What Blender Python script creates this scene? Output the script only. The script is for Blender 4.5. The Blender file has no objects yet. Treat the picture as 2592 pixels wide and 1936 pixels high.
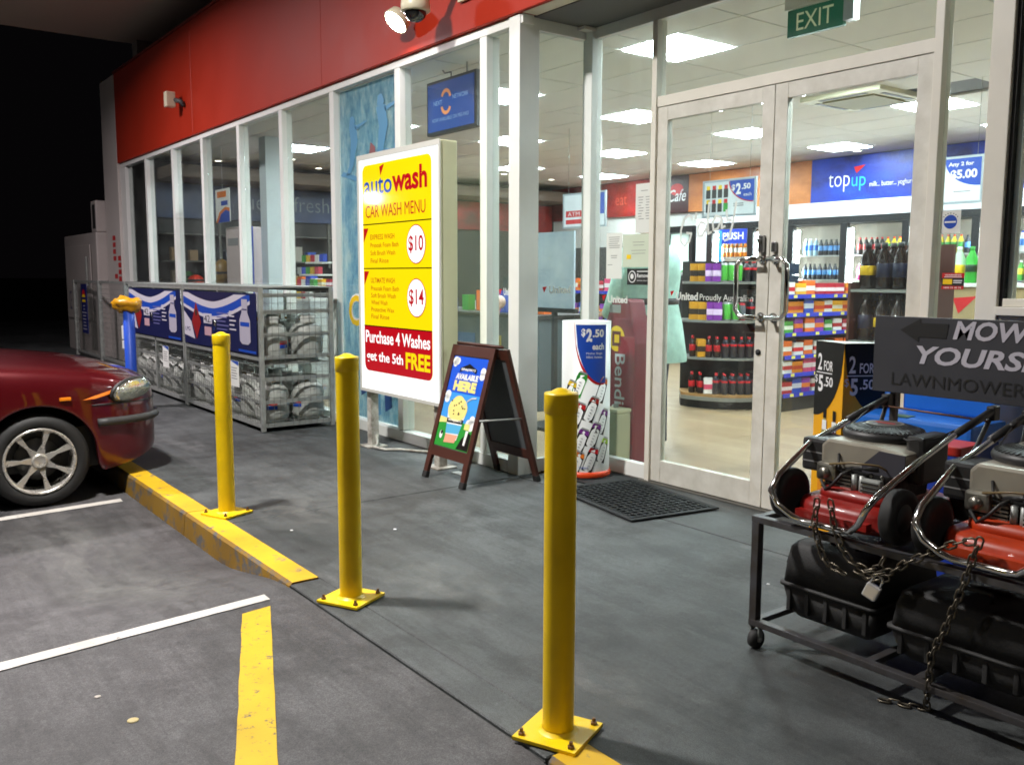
import bpy, bmesh, math, random
from mathutils import Matrix, Vector
random.seed(7)
PI = math.pi
SC = bpy.context.scene
COL = SC.collection

# ------------------------------------------------------------------ camera, world, exposure, area lights
cam = bpy.data.cameras.new('camera'); cam.sensor_width = 36.0; cam.lens = 2290.0 / 2592.0 * 36.0
cam.clip_start = 0.05; cam.clip_end = 3000
CAM = bpy.data.objects.new('camera', cam); COL.objects.link(CAM)
RM = [[0.600154, -0.095695, 0.794139], [0.799877, 0.067729, -0.596329], [0.00328, 0.993104, 0.117192]]
CAM.matrix_world = Matrix.Translation((0, 0, 1.4)) @ Matrix(RM).to_4x4()
SC.camera = CAM
W = bpy.data.worlds.new('World'); SC.world = W; W.use_nodes = True
W.node_tree.nodes['Background'].inputs[0].default_value = (0.013, 0.011, 0.013, 1)   # night sky glow
W.node_tree.nodes['Background'].inputs[1].default_value = 0.12
SC.view_settings.view_transform = 'Standard'; SC.view_settings.look = 'None'
SC.view_settings.exposure = 0.0; SC.view_settings.gamma = 1.0; SC.view_settings.use_curve_mapping = False
CANOPY_W = 430      # watts of the canopy lamp beside the bollards
PANEL_E = 62.0      # ceiling panel emission
cy = SC.cycles
cy.use_denoising = True; cy.max_bounces = 8; cy.diffuse_bounces = 4; cy.glossy_bounces = 4
cy.transmission_bounces = 6; cy.transparent_max_bounces = 16; cy.sample_clamp_indirect = 4.0
cy.caustics_reflective = False; cy.caustics_refractive = False
try: cy.use_light_tree = True
except Exception: pass
SC.cycles.pixel_filter_type = 'BLACKMAN_HARRIS'; SC.cycles.filter_width = 1.7

# ------------------------------------------------------------------ materials
def lin(h):
    if isinstance(h, str):
        h = h.lstrip('#'); c = [int(h[i:i+2], 16) / 255 for i in (0, 2, 4)]
        return tuple((v / 12.92 if v <= .04045 else ((v + .055) / 1.055) ** 2.4) for v in c)
    if isinstance(h, (int, float)): return (h, h, h)
    return h
MATS = {}
def mat(name, col, rough=.5, metal=0., var=0., vscale=6., bump=0., bscale=80., emit=0., coat=0., col2=None, stretch=None, spec=.5):
    """Principled material whose colour and gloss vary with a noise of its own."""
    if name in MATS: return MATS[name]
    m = bpy.data.materials.new(name); m.use_nodes = True
    nt = m.node_tree; b = nt.nodes['Principled BSDF']; c = lin(col)
    b.inputs['Base Color'].default_value = (*c, 1); b.inputs['Roughness'].default_value = rough
    b.inputs['Metallic'].default_value = metal; b.inputs['Coat Weight'].default_value = coat
    b.inputs['Specular IOR Level'].default_value = spec
    if emit:
        b.inputs['Emission Color'].default_value = (*c, 1); b.inputs['Emission Strength'].default_value = emit
    tc = None
    if var or bump:
        tc = nt.nodes.new('ShaderNodeTexCoord'); mp = nt.nodes.new('ShaderNodeMapping')
        nt.links.new(tc.outputs['Object'], mp.inputs[0])
        if stretch: mp.inputs['Scale'].default_value = stretch
    if var:
        n = nt.nodes.new('ShaderNodeTexNoise'); n.inputs['Scale'].default_value = vscale; n.inputs['Detail'].default_value = 6
        n.inputs['Roughness'].default_value = .62
        r = nt.nodes.new('ShaderNodeValToRGB'); d = lin(col2) if col2 is not None else tuple(v * (1 - var) for v in c)
        r.color_ramp.elements[0].position = .32; r.color_ramp.elements[1].position = .68
        r.color_ramp.elements[0].color = (*d, 1); r.color_ramp.elements[1].color = (*c, 1)
        nt.links.new(mp.outputs[0], n.inputs[0]); nt.links.new(n.outputs[0], r.inputs[0]); nt.links.new(r.outputs[0], b.inputs['Base Color'])
        q = nt.nodes.new('ShaderNodeMapRange'); q.inputs['To Min'].default_value = max(.03, rough - .12); q.inputs['To Max'].default_value = min(1, rough + .12)
        nt.links.new(n.outputs[0], q.inputs[0]); nt.links.new(q.outputs[0], b.inputs['Roughness'])
    if bump:
        n2 = nt.nodes.new('ShaderNodeTexNoise'); n2.inputs['Scale'].default_value = bscale; n2.inputs['Detail'].default_value = 4
        bp = nt.nodes.new('ShaderNodeBump'); bp.inputs['Strength'].default_value = bump; bp.inputs['Distance'].default_value = .01
        nt.links.new(mp.outputs[0], n2.inputs[0]); nt.links.new(n2.outputs[0], bp.inputs['Height']); nt.links.new(bp.outputs[0], b.inputs['Normal'])
    MATS[name] = m
    return m
def emitmat(name, col, s):
    if name in MATS: return MATS[name]
    m = bpy.data.materials.new(name); m.use_nodes = True; nt = m.node_tree; nt.nodes.clear()
    e = nt.nodes.new('ShaderNodeEmission'); e.inputs[0].default_value = (*lin(col), 1); e.inputs[1].default_value = s
    o = nt.nodes.new('ShaderNodeOutputMaterial'); nt.links.new(e.outputs[0], o.inputs[0]); MATS[name] = m
    return m
def signmat(name, col, s):
    """Backlit sign film: glows, and its glossy face mirrors lamps."""
    m = mat(name, col, .07, emit=s); m.node_tree.nodes['Principled BSDF'].inputs['Base Color'].default_value = (*[v * .35 for v in lin(col)], 1)
    return m
def glassmat(name, tint=(.93, .97, .96), rough=.0, ior=1.5, smear_sheen=0.0, haze=0.0):
    """Thin window glass: clear pane, mirror reflection rising at grazing angles, faint smears doubling as painted reflections."""
    if name in MATS: return MATS[name]
    m = bpy.data.materials.new(name); m.use_nodes = True; nt = m.node_tree; nt.nodes.clear()
    t = nt.nodes.new('ShaderNodeBsdfTransparent'); t.inputs[0].default_value = (*tint, 1)
    g = nt.nodes.new('ShaderNodeBsdfGlossy'); g.inputs['Roughness'].default_value = rough
    lw = nt.nodes.new('ShaderNodeLayerWeight'); lw.inputs[0].default_value = .5
    pw = nt.nodes.new('ShaderNodeMath'); pw.operation = 'POWER'; pw.inputs[1].default_value = 4.2; nt.links.new(lw.outputs['Facing'], pw.inputs[0])
    f = nt.nodes.new('ShaderNodeMath'); f.operation = 'MULTIPLY_ADD'; f.inputs[1].default_value = .9; f.inputs[2].default_value = .035; nt.links.new(pw.outputs[0], f.inputs[0])
    mx = nt.nodes.new('ShaderNodeMixShader'); o = nt.nodes.new('ShaderNodeOutputMaterial')
    nt.links.new(f.outputs[0], mx.inputs[0]); nt.links.new(t.outputs[0], mx.inputs[1]); nt.links.new(g.outputs[0], mx.inputs[2])
    last = mx
    if smear_sheen:
        d = nt.nodes.new('ShaderNodeBsdfDiffuse'); d.inputs[0].default_value = (.6, .62, .6, 1)
        tc = nt.nodes.new('ShaderNodeTexCoord'); n = nt.nodes.new('ShaderNodeTexNoise'); n.inputs['Scale'].default_value = 3.5; n.inputs['Detail'].default_value = 7
        r = nt.nodes.new('ShaderNodeMapRange'); r.inputs['From Min'].default_value = .35; r.inputs['From Max'].default_value = .8
        r.inputs['To Min'].default_value = smear_sheen * .2; r.inputs['To Max'].default_value = smear_sheen
        m2 = nt.nodes.new('ShaderNodeMixShader')
        nt.links.new(tc.outputs['Object'], n.inputs[0]); nt.links.new(n.outputs[0], r.inputs[0]); nt.links.new(r.outputs[0], m2.inputs[0])
        nt.links.new(mx.outputs[0], m2.inputs[1]); nt.links.new(d.outputs[0], m2.inputs[2]); last = m2
    nt.links.new(last.outputs[0], o.inputs[0]); MATS[name] = m
    return m

# ------------------------------------------------------------------ mesh building
TEXTS = {}
def text_mesh(s, bold=0., shear=0.):
    k = (s, bold, shear)
    if k in TEXTS: return TEXTS[k]
    c = bpy.data.curves.new('lettering_curve', 'FONT'); c.body = s; c.size = 1; c.resolution_u = 3
    c.offset = bold; c.shear = shear; c.fill_mode = 'FRONT'
    o = bpy.data.objects.new('lettering_curve', c); COL.objects.link(o)
    me = bpy.data.meshes.new_from_object(o.evaluated_get(bpy.context.evaluated_depsgraph_get()))
    v = [(p.co.x, p.co.y) for p in me.vertices]; f = [tuple(p.vertices) for p in me.polygons]
    bpy.data.objects.remove(o); bpy.data.curves.remove(c); bpy.data.meshes.remove(me)
    if v:
        x0 = min(p[0] for p in v); x1 = max(p[0] for p in v); y0 = min(p[1] for p in v); y1 = max(p[1] for p in v)
    else: x0 = x1 = y0 = y1 = 0
    TEXTS[k] = (v, f, x0, x1, y0, y1)
    return TEXTS[k]

class MB:
    def __init__(self): self.v = []; self.f = []; self.m = []; self.s = []
    def add(self, vs, fs, m=0, smooth=False, M=None):
        n = len(self.v)
        self.v += [tuple(M @ Vector(p)) for p in vs] if M is not None else [tuple(p) for p in vs]
        for f in fs: self.f.append(tuple(i + n for i in f)); self.m.append(m); self.s.append(smooth)
        return self
    def bx(self, x0, x1, y0, y1, z0, z1, m=0, M=None):
        vs = [(x, y, z) for z in (z0, z1) for y in (y0, y1) for x in (x0, x1)]
        return self.add(vs, [(0, 2, 3, 1), (4, 5, 7, 6), (0, 1, 5, 4), (2, 6, 7, 3), (0, 4, 6, 2), (1, 3, 7, 5)], m, False, M)
    def bar(self, p0, p1, w, h=None, m=0, up=(0, 0, 1)):
        h = h or w; a = Vector(p0); b = Vector(p1); d = (b - a).normalized(); u = Vector(up)
        if abs(d.dot(u)) > .98: u = Vector((0, 1, 0))
        s = d.cross(u).normalized(); t = s.cross(d)
        vs = [c + s * i * w / 2 + t * j * h / 2 for c in (a, b) for (i, j) in ((-1, -1), (1, -1), (1, 1), (-1, 1))]
        return self.add(vs, [(0, 1, 2, 3), (7, 6, 5, 4), (0, 4, 5, 1), (1, 5, 6, 2), (2, 6, 7, 3), (3, 7, 4, 0)], m)
    def tube(self, pts, r, n=8, m=0, closed=False, caps=True, smooth=True):
        P = [Vector(p) for p in pts]; k = len(P); rings = []; ref = None
        rr = r if isinstance(r, (list, tuple)) else [r] * k
        for i in range(k):
            if closed: d = (P[(i + 1) % k] - P[i - 1])
            else: d = P[min(i + 1, k - 1)] - P[max(i - 1, 0)]
            d.normalize()
            if ref is None: ref = Vector((0, 0, 1)) if abs(d.z) < .9 else Vector((1, 0, 0))
            s = d.cross(ref)
            if s.length < 1e-5: s = d.cross(Vector((1, 0, 0)))
            s.normalize(); t = s.cross(d).normalized(); ref = t
            rings.append([P[i] + (s * math.cos(2 * PI * j / n) + t * math.sin(2 * PI * j / n)) * rr[i] for j in range(n)])
        vs = [p for q in rings for p in q]; fs = []
        for i in range(k if closed else k - 1):
            a = i * n; b = ((i + 1) % k) * n
            for j in range(n): fs.append((a + j, a + (j + 1) % n, b + (j + 1) % n, b + j))
        if caps and not closed: fs.append(tuple(range(n))[::-1]); fs.append(tuple((k - 1) * n + j for j in range(n)))
        return self.add(vs, fs, m, smooth)
    def cyl(self, p0, p1, r, n=16, m=0, r1=None, smooth=True): return self.tube([p0, p1], [r, r if r1 is None else r1], n, m, smooth=smooth)
    def lathe(self, prof, n=16, m=0, M=None, smooth=True, mm=None, a0=0, a1=2 * PI):
        full = abs(a1 - a0 - 2 * PI) < 1e-6; k = n if full else n + 1; vs = []
        for (r, z) in prof:
            for j in range(k):
                a = a0 + (a1 - a0) * j / n; vs.append((r * math.cos(a), r * math.sin(a), z))
        for i in range(len(prof) - 1):
            fs = []
            for j in range(n): a = i * k + j; b = i * k + (j + 1) % k; fs.append((a, b, b + k, a + k))
            if i == 0: base = len(self.v); self.add(vs, [], m, smooth, M)
            for f in fs: self.f.append(tuple(q + base for q in f)); self.m.append(mm[i] if mm else m); self.s.append(smooth)
        return self
    def ell(self, c, r, n=12, k=8, m=0, M=None):
        prof = [(math.sin(PI * i / k), -math.cos(PI * i / k)) for i in range(k + 1)]
        T = Matrix.Translation(c) @ Matrix.Diagonal((r[0], r[1], r[2], 1))
        return self.lathe(prof, n, m, (M @ T) if M is not None else T)
    # flat print in a local XZ plane that faces -Y
    def poly(self, pts, y, m=0): return self.add([(p[0], y, p[1]) for p in pts], [tuple(range(len(pts)))], m)
    def rect(self, x0, x1, z0, z1, y, m=0): return self.poly([(x0, z0), (x1, z0), (x1, z1), (x0, z1)], y, m)
    def disc(self, cx, cz, rx, rz, y, m=0, n=20, a0=0, a1=2 * PI):
        return self.poly([(cx + rx * math.cos(a0 + (a1 - a0) * i / n), cz + rz * math.sin(a0 + (a1 - a0) * i / n)) for i in range(n + (0 if a1 - a0 > 6.28 else 1))], y, m)
    def rrect(self, x0, x1, z0, z1, r, y, m=0, n=5):
        p = []
        for cx, cz, a in ((x1 - r, z0 + r, -PI / 2), (x1 - r, z1 - r, 0), (x0 + r, z1 - r, PI / 2), (x0 + r, z0 + r, PI)):
            p += [(cx + r * math.cos(a + PI / 2 * i / n), cz + r * math.sin(a + PI / 2 * i / n)) for i in range(n + 1)]
        return self.poly(p, y, m)
    def prism(self, pts, y0, y1, m=0):
        n = len(pts); vs = [(p[0], y, p[1]) for y in (y0, y1) for p in pts]
        return self.add(vs, [tuple(range(n)), tuple(range(n, 2 * n))[::-1]] + [(i, i + n, (i + 1) % n + n, (i + 1) % n) for i in range(n)], m)
    def text(self, s, x, z, w=None, h=None, y=0, m=0, al='L', bold=0., shear=0., rot=0, size=None):
        v, f, x0, x1, y0, y1 = text_mesh(s, bold, shear)
        if not v: return self
        sx = (w / (x1 - x0)) if w else None; sz = (h / (y1 - y0)) if h else None
        if size: sx = sz = size
        sx = sx or sz; sz = sz or sx
        ox = {'L': x0, 'C': (x0 + x1) / 2, 'R': x1}[al]; ca, sa = math.cos(rot), math.sin(rot)
        vs = []
        for a, b in v:
            a = (a - ox) * sx; b = (b - y0) * sz
            vs.append((x + a * ca - b * sa, y, z + a * sa + b * ca))
        return self.add(vs, f, m)
    def mesh(self, name, mats, bevel=0., merge=False, bseg=2):
        me = bpy.data.meshes.new(name); me.from_pydata(self.v, [], self.f)
        for q in (mats if isinstance(mats, (list, tuple)) else [mats]): me.materials.append(q)
        me.polygons.foreach_set('material_index', self.m); me.polygons.foreach_set('use_smooth', self.s)
        if bevel or merge:
            bm = bmesh.new(); bm.from_mesh(me)
            if merge: bmesh.ops.remove_doubles(bm, verts=bm.verts, dist=1e-5)
            bmesh.ops.recalc_face_normals(bm, faces=bm.faces)
            if bevel:
                ed = [e for e in bm.edges if len(e.link_faces) == 2 and e.calc_face_angle(0) > .5]
                bmesh.ops.bevel(bm, geom=ed, offset=bevel, segments=bseg, affect='EDGES', profile=.6, clamp_overlap=True)
            bm.to_mesh(me); bm.free()
        me.update()
        return me
    def build(self, name, mats, parent=None, bevel=0., world=False, loc=None, merge=False, bseg=2, subd=0):
        o = bpy.data.objects.new(name, self.mesh(name, mats, bevel, merge, bseg)); COL.objects.link(o)
        if parent is not None:
            o.parent = parent
            if world: o.location = -Vector(parent.location)
        if loc is not None: o.location = loc
        if subd:
            md = o.modifiers.new('subdivision', 'SUBSURF'); md.levels = subd; md.render_levels = subd
        return o
def thing(name, label, cat, loc=(0, 0, 0), rotz=0, group=None):
    o = bpy.data.objects.new(name, None); COL.objects.link(o); o.location = loc; o.rotation_euler = (0, 0, rotz)
    o.empty_display_size = .1
    return tag(o, label, cat, group)
def tag(o, label=None, cat=None, group=None, kind=None):
    if label: o['label'] = label
    if cat: o['category'] = cat
    if group: o['group'] = group
    if kind: o['kind'] = kind
    return o
def struct(o): o['kind'] = 'structure'; return o
def dup(root, loc, rotz=None, label=None, group=None):
    r = root.copy(); COL.objects.link(r); r.location = loc
    if rotz is not None: r.rotation_euler = (0, 0, rotz)
    if label: r['label'] = label
    if group: r['group'] = group
    for ch in list(root.children):
        c = ch.copy(); COL.objects.link(c); c.parent = r
        for g in list(ch.children):
            d = g.copy(); COL.objects.link(d); d.parent = c
    return r
def inst(name, me, loc, parent=None, rotz=0, scale=None):
    o = bpy.data.objects.new(name, me); COL.objects.link(o); o.location = loc; o.rotation_euler = (0, 0, rotz)
    if parent is not None: o.parent = parent
    if scale: o.scale = scale
    return o

ORD = ['zeroth', 'first', 'second', 'third', 'fourth', 'fifth', 'sixth', 'seventh', 'eighth', 'ninth', 'tenth', 'eleventh', 'twelfth', 'thirteenth', 'fourteenth', 'fifteenth', 'sixteenth', 'seventeenth', 'eighteenth', 'nineteenth', 'twentieth']
# common materials
white_al = mat('white_powdercoat', '#eff1ec', .35, var=.07, vscale=3, bump=.05, bscale=300)
cream_al = mat('cream_powdercoat', '#ebe7da', .38, var=.08, vscale=3)
black_rub = mat('black_rubber', .018, .7, var=.4, vscale=30)
glass = glassmat('window_glass', smear_sheen=.05)  # smear tone raised to stand in for reflections in the panes
paperw = mat('white_paper', '#e6e8e2', .6, var=.05)
inkk = mat('black_ink', .02, .5)
inkw = mat('white_ink', .82, .5)
inkr = mat('red_ink', '#c4141c', .45)
inkb = mat('blue_ink', '#1648b0', .45)
inky = mat('yellow_ink', '#f3cc14', .45)
inkn = mat('navy_ink', '#141c5c', .45)
inkg = mat('green_ink', '#2c9a34', .45)
inko = mat('orange_ink', '#e0761c', .45)
inkgrey = mat('grey_ink', .25, .5)
chrome = mat('chrome_tube', .78, .14, metal=1., var=.15, vscale=25)
galv = mat('galvanised_steel', '#a6aaa6', .45, metal=.35, var=.3, vscale=14)
darkpl = mat('black_plastic', .022, .45, var=.35, vscale=12, bump=.08, bscale=200)
# ------------------------------------------------------------------ ground
def ground_mat(name, base, dark, rough, tint=(1, 1, 1), scale=1.0):
    m = bpy.data.materials.new(name); m.use_nodes = True; nt = m.node_tree; b = nt.nodes['Principled BSDF']
    L = nt.links.new; N = nt.nodes.new
    tc = N('ShaderNodeTexCoord')
    def noise(s, det=8, rg=.6, st=None):
        mp = N('ShaderNodeMapping'); L(tc.outputs['Object'], mp.inputs[0])
        if st: mp.inputs['Scale'].default_value = st
        n = N('ShaderNodeTexNoise'); n.inputs['Scale'].default_value = s * scale; n.inputs['Detail'].default_value = det; n.inputs['Roughness'].default_value = rg
        L(mp.outputs[0], n.inputs[0]); return n
    def ramp(n, a, c, ca, cc):
        r = N('ShaderNodeValToRGB'); r.color_ramp.elements[0].position = a; r.color_ramp.elements[1].position = c
        r.color_ramp.elements[0].color = (*[ca * t for t in tint], 1); r.color_ramp.elements[1].color = (*[cc * t for t in tint], 1)
        L(n.outputs[0], r.inputs[0]); return r
    def mul(x, y, f=1., kind='MULTIPLY'):
        q = N('ShaderNodeMixRGB'); q.blend_type = kind; q.inputs[0].default_value = f; L(x.outputs[0], q.inputs[1]); L(y.outputs[0], q.inputs[2]); return q
    def gram(n, p0, p1, v0, v1):
        r = N('ShaderNodeValToRGB'); e = r.color_ramp.elements; e[0].position = p0; e[1].position = p1; e[0].color = (v0, v0, v0, 1); e[1].color = (v1, v1, v1, 1); L(n.outputs[0], r.inputs[0]); return r
    big = ramp(noise(.55, 4, .5), .35, .65, dark, base)
    n2 = noise(3.2, 12, .78); stain = gram(n2, .44, .54, .62, 1.04)                 # sharp edged grime
    drip = gram(noise(1.25, 12, .72), .41, .50, .58, 1.03)                           # larger oily patches
    n3 = noise(260, 2, .7); fine = gram(n3, .3, .7, .35, 1.6)                      # aggregate
    grit = gram(noise(55, 6, .8), .34, .66, .7, 1.25)
    sk = gram(noise(2.4, 10, .75, (.3, 3.2, 1)), .44, .52, .6, 1.)                # tyre and foot streaks
    wear = gram(noise(1.6, 12, .74, (.7, 1.2, 1)), .57, .68, 0., .05)             # pale worn concrete
    chips = gram(noise(34, 8, .85), .70, .74, 0., .12)
    spot = N('ShaderNodeValToRGB'); vo = N('ShaderNodeTexVoronoi'); vo.inputs['Scale'].default_value = 4.; L(tc.outputs['Object'], vo.inputs[0]); L(vo.outputs['Distance'], spot.inputs[0])
    spot.color_ramp.elements[0].position = .025; spot.color_ramp.elements[0].color = (.35, .35, .35, 1); spot.color_ramp.elements[1].position = .05; spot.color_ramp.elements[1].color = (1, 1, 1, 1)
    c = mul(mul(mul(mul(mul(mul(big, stain, .8), drip, .8), fine, .8), grit, .8), sk, .55), spot, .7); c = mul(mul(c, wear, 1., 'ADD'), chips, .8, 'ADD')
    L(c.outputs[0], b.inputs['Base Color'])
    rr = N('ShaderNodeMapRange'); rr.inputs['To Min'].default_value = rough - .16; rr.inputs['To Max'].default_value = rough + .14; L(n2.outputs[0], rr.inputs[0]); L(rr.outputs[0], b.inputs['Roughness'])
    bp = N('ShaderNodeBump'); bp.inputs['Strength'].default_value = .5; bp.inputs['Distance'].default_value = .004; L(n3.outputs[0], bp.inputs['Height']); L(bp.outputs[0], b.inputs['Normal'])
    return m
paving = ground_mat('pavement_concrete', .112, .055, .60, (.93, 1.02, 1.03))
asphalt = ground_mat('forecourt_asphalt', .096, .058, .64, (1.0, .965, 1.0))
far_m = mat('dark_ground', .05, .85, var=.5, vscale=.6)
struct(MB().rect(0, 0, 0, 0, 0) and MB().add([(-400, -400, -.2), (400, -400, -.2), (400, 400, -.2), (-400, 400, -.2)], [(0, 1, 2, 3)]).build('ground', far_m))
def road_z(x):                                     # the forecourt falls away to the left of the bollards
    t = min(1, max(0, (-3.74 - x) / 1.0, (x + 1.95) / 1.0)); t = t * t * (3 - 2 * t)
    return -.006 - .125 * t
mb = MB(); xs = [-60, -40, -25, -16] + [-14 + .5 * i for i in range(17)] + [-5.75 + .12 * i for i in range(19)] + [-3.2, -2, -1.6, -1.2, -.8, -.4, 0, .4, 4, 10, 20]
ys = [-30, -12, -4, 0, 1, 1.575]
vs = [(x, y, road_z(x)) for y in ys for x in xs]; n = len(xs)
mb.add(vs, [(j * n + i, j * n + i + 1, (j + 1) * n + i + 1, (j + 1) * n + i) for j in range(len(ys) - 1) for i in range(n - 1)], 0, True)
struct(mb.build('forecourt', asphalt))
# concrete pavement slabs with saw-cut joints between them
pv = struct(thing('pavement', None, None, (0, 0, 0)))
for (x0, x1, y0, y1) in [(-30, -12.2, 1.735, 9.), (-12.19, -4.965, 1.735, 3.9), (-4.953, 4, 1.735, 3.772), (-3.79, -1.94, 1.586, 1.7345), (-4.953, 4, 3.782, 4.46), (4.01, 14, 1.735, 4.46)]:
    MB().bx(x0, x1, y0, y1, -.3, 0).build('slab', paving, pv, bevel=.004, bseg=1)
mb = MB(); mb.bx(-30, 14, 1.75, 9, -.32, -.012); mb.build('slab_bed', far_m, pv)
# kerb with its worn yellow paint
def worn_paint(name, col, under, amount=.5, scale=9.):
    m = bpy.data.materials.new(name); m.use_nodes = True; nt = m.node_tree; b = nt.nodes['Principled BSDF']; L = nt.links.new; N = nt.nodes.new
    tc = N('ShaderNodeTexCoord'); n = N('ShaderNodeTexNoise'); n.inputs['Scale'].default_value = scale; n.inputs['Detail'].default_value = 10; n.inputs['Roughness'].default_value = .75
    r = N('ShaderNodeValToRGB'); r.color_ramp.elements[0].position = amount - .05; r.color_ramp.elements[1].position = amount + .04
    r.color_ramp.elements[0].color = (*lin(under), 1); r.color_ramp.elements[1].color = (*lin(col), 1)
    n2 = N('ShaderNodeTexNoise'); n2.inputs['Scale'].default_value = 2.5; n2.inputs['Detail'].default_value = 6
    r2 = N('ShaderNodeValToRGB'); r2.color_ramp.elements[0].position = .3; r2.color_ramp.elements[0].color = (.72, .7, .68, 1); r2.color_ramp.elements[1].position = .6; r2.color_ramp.elements[1].color = (1, 1, 1, 1)
    q = N('ShaderNodeMixRGB'); q.blend_type = 'MULTIPLY'; q.inputs[0].default_value = 1
    L(tc.outputs['Object'], n.inputs[0]); L(tc.outputs['Object'], n2.inputs[0]); L(n.outputs[0], r.inputs[0]); L(n2.outputs[0], r2.inputs[0]); L(r.outputs[0], q.inputs[1]); L(r2.outputs[0], q.inputs[2]); L(q.outputs[0], b.inputs['Base Color'])
    b.inputs['Roughness'].default_value = .6
    bp = N('ShaderNodeBump'); bp.inputs['Strength'].default_value = .3; bp.inputs['Distance'].default_value = .004; L(n.outputs[0], bp.inputs['Height']); L(bp.outputs[0], b.inputs['Normal'])
    return m
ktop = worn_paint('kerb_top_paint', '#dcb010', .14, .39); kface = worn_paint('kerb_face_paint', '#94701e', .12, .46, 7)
lwhite = worn_paint('white_line_paint', '#d2cec8', .12, .38, 22); lyel = worn_paint('yellow_line_paint', '#d8b40e', .09, .40, 26)
kerb = struct(thing('kerb', None, None, (-5.3, 1.6, 0)))
def kerb_piece(x0, x1, taper, paint):
    mb = MB(); k = 14
    for i in range(k + 1):
        x = x0 + (x1 - x0) * i / k
        fy = 1.588
        zt = .005
        mb.v += [(x, fy - .018, road_z(x) - .06), (x, fy, zt - .015), (x, fy + .014, zt), (x, 1.73, zt), (x, 1.73, -.2)]
    for i in range(k):
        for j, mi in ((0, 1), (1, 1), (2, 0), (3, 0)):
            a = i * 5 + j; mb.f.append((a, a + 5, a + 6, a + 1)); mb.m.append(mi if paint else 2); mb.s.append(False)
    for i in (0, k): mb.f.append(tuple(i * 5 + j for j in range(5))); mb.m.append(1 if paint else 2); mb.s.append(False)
    mb.build('kerb_stone', [ktop, kface, paving], kerb, world=True, merge=True)
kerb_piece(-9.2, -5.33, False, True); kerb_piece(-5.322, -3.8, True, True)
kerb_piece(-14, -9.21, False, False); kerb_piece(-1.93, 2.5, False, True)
mb = MB().bx(-3.795, -1.94, 1.572, 1.585, -.1, -.012); mb.build('joint_filler', mat('joint_filler', .03, .8), kerb, world=True)
# painted bay lines, laid on the forecourt
def line(name, pts, m):
    mb = MB(); k = 24; vs = []
    (a0, a1), (b0, b1) = pts
    for i in range(k + 1):
        t = i / k
        j = .0012 * math.sin(i * 2.3) + .0008 * math.sin(i * 5.1)
        for p, q, s in ((a0, b0, 1), (a1, b1, -1)):
            x = p[0] + (q[0] - p[0]) * t + j * s; y = p[1] + (q[1] - p[1]) * t + (j if 'yellow' in name else 0); vs.append((x, y, road_z(x) + .004))
    mb.add(vs, [(2 * i, 2 * i + 1, 2 * i + 3, 2 * i + 2) for i in range(k)])
    return mb.build(name, m)
struct(line('white_bay_line', (((-3.58, -.1), (-3.5, -.1)), ((-3.745, 1.446), (-3.675, 1.444))), lwhite))
struct(line('white_bay_line', (((-6.36, 0.3), (-6.27, 0.3)), ((-6.472, 1.499), (-6.382, 1.494))), lwhite))
struct(line('yellow_lane_line', (((-3.577, 1.284), (-3.597, 1.414)), ((-1.5, .475), (-1.46, .59))), lyel))
# small litter: bottle tops and scraps trodden flat
for (x, y, r, c), lb in zip([(-2.902, .678, .018, '#b8a878'), (-3.141, .626, .011, '#b0a8a0'), (-4.3, 2.42, .009, '#d8d8d8'), (-2.5, 3.35, .008, '#d0d0d0'), (-4.62, 1.95, .009, '#dcdcdc')], ['flat beige bottle top on the forecourt left of yellow line', 'small grey bottle top on forecourt behind the beige one', 'tiny white scrap on pavement between bollard and sandwich board', 'tiny white scrap on pavement before the mower rack', 'tiny white scrap beside the kerb bollard']):
    z = road_z(x) if y < 1.57 else 0
    tag(MB().lathe([(0, .0035), (r * .8, .0035), (r, .002), (r, .0005)], 12, M=Matrix.Translation((x, y, z))).build('litter_disc', mat('scrap_' + c[1:], c, .6)), lb, 'litter', 'flattened bottle tops on the ground')
dustm = bpy.data.materials.new('pale_dust'); dustm.use_nodes = True
def _dust():
    nt = dustm.node_tree; b = nt.nodes['Principled BSDF']; N = nt.nodes.new; L = nt.links.new; b.inputs['Base Color'].default_value = (.33, .33, .31, 1); b.inputs['Roughness'].default_value = .9
    tc = N('ShaderNodeTexCoord'); ln = N('ShaderNodeVectorMath'); ln.operation = 'LENGTH'; L(tc.outputs['Object'], ln.inputs[0])
    n = N('ShaderNodeTexNoise'); n.inputs['Scale'].default_value = 5.5; n.inputs['Detail'].default_value = 9; n.inputs['Roughness'].default_value = .7; L(tc.outputs['Object'], n.inputs[0])
    f = N('ShaderNodeMapRange'); f.inputs['From Min'].default_value = .08; f.inputs['From Max'].default_value = .5; f.inputs['To Min'].default_value = .34; f.inputs['To Max'].default_value = 0; L(ln.outputs['Value'], f.inputs[0])
    g = N('ShaderNodeMapRange'); g.inputs['From Min'].default_value = .4; g.inputs['From Max'].default_value = .68; L(n.outputs[0], g.inputs[0])
    m = N('ShaderNodeMath'); m.operation = 'MULTIPLY'; L(f.outputs[0], m.inputs[0]); L(g.outputs[0], m.inputs[1]); L(m.outputs[0], b.inputs['Alpha'])
_dust()
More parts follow.
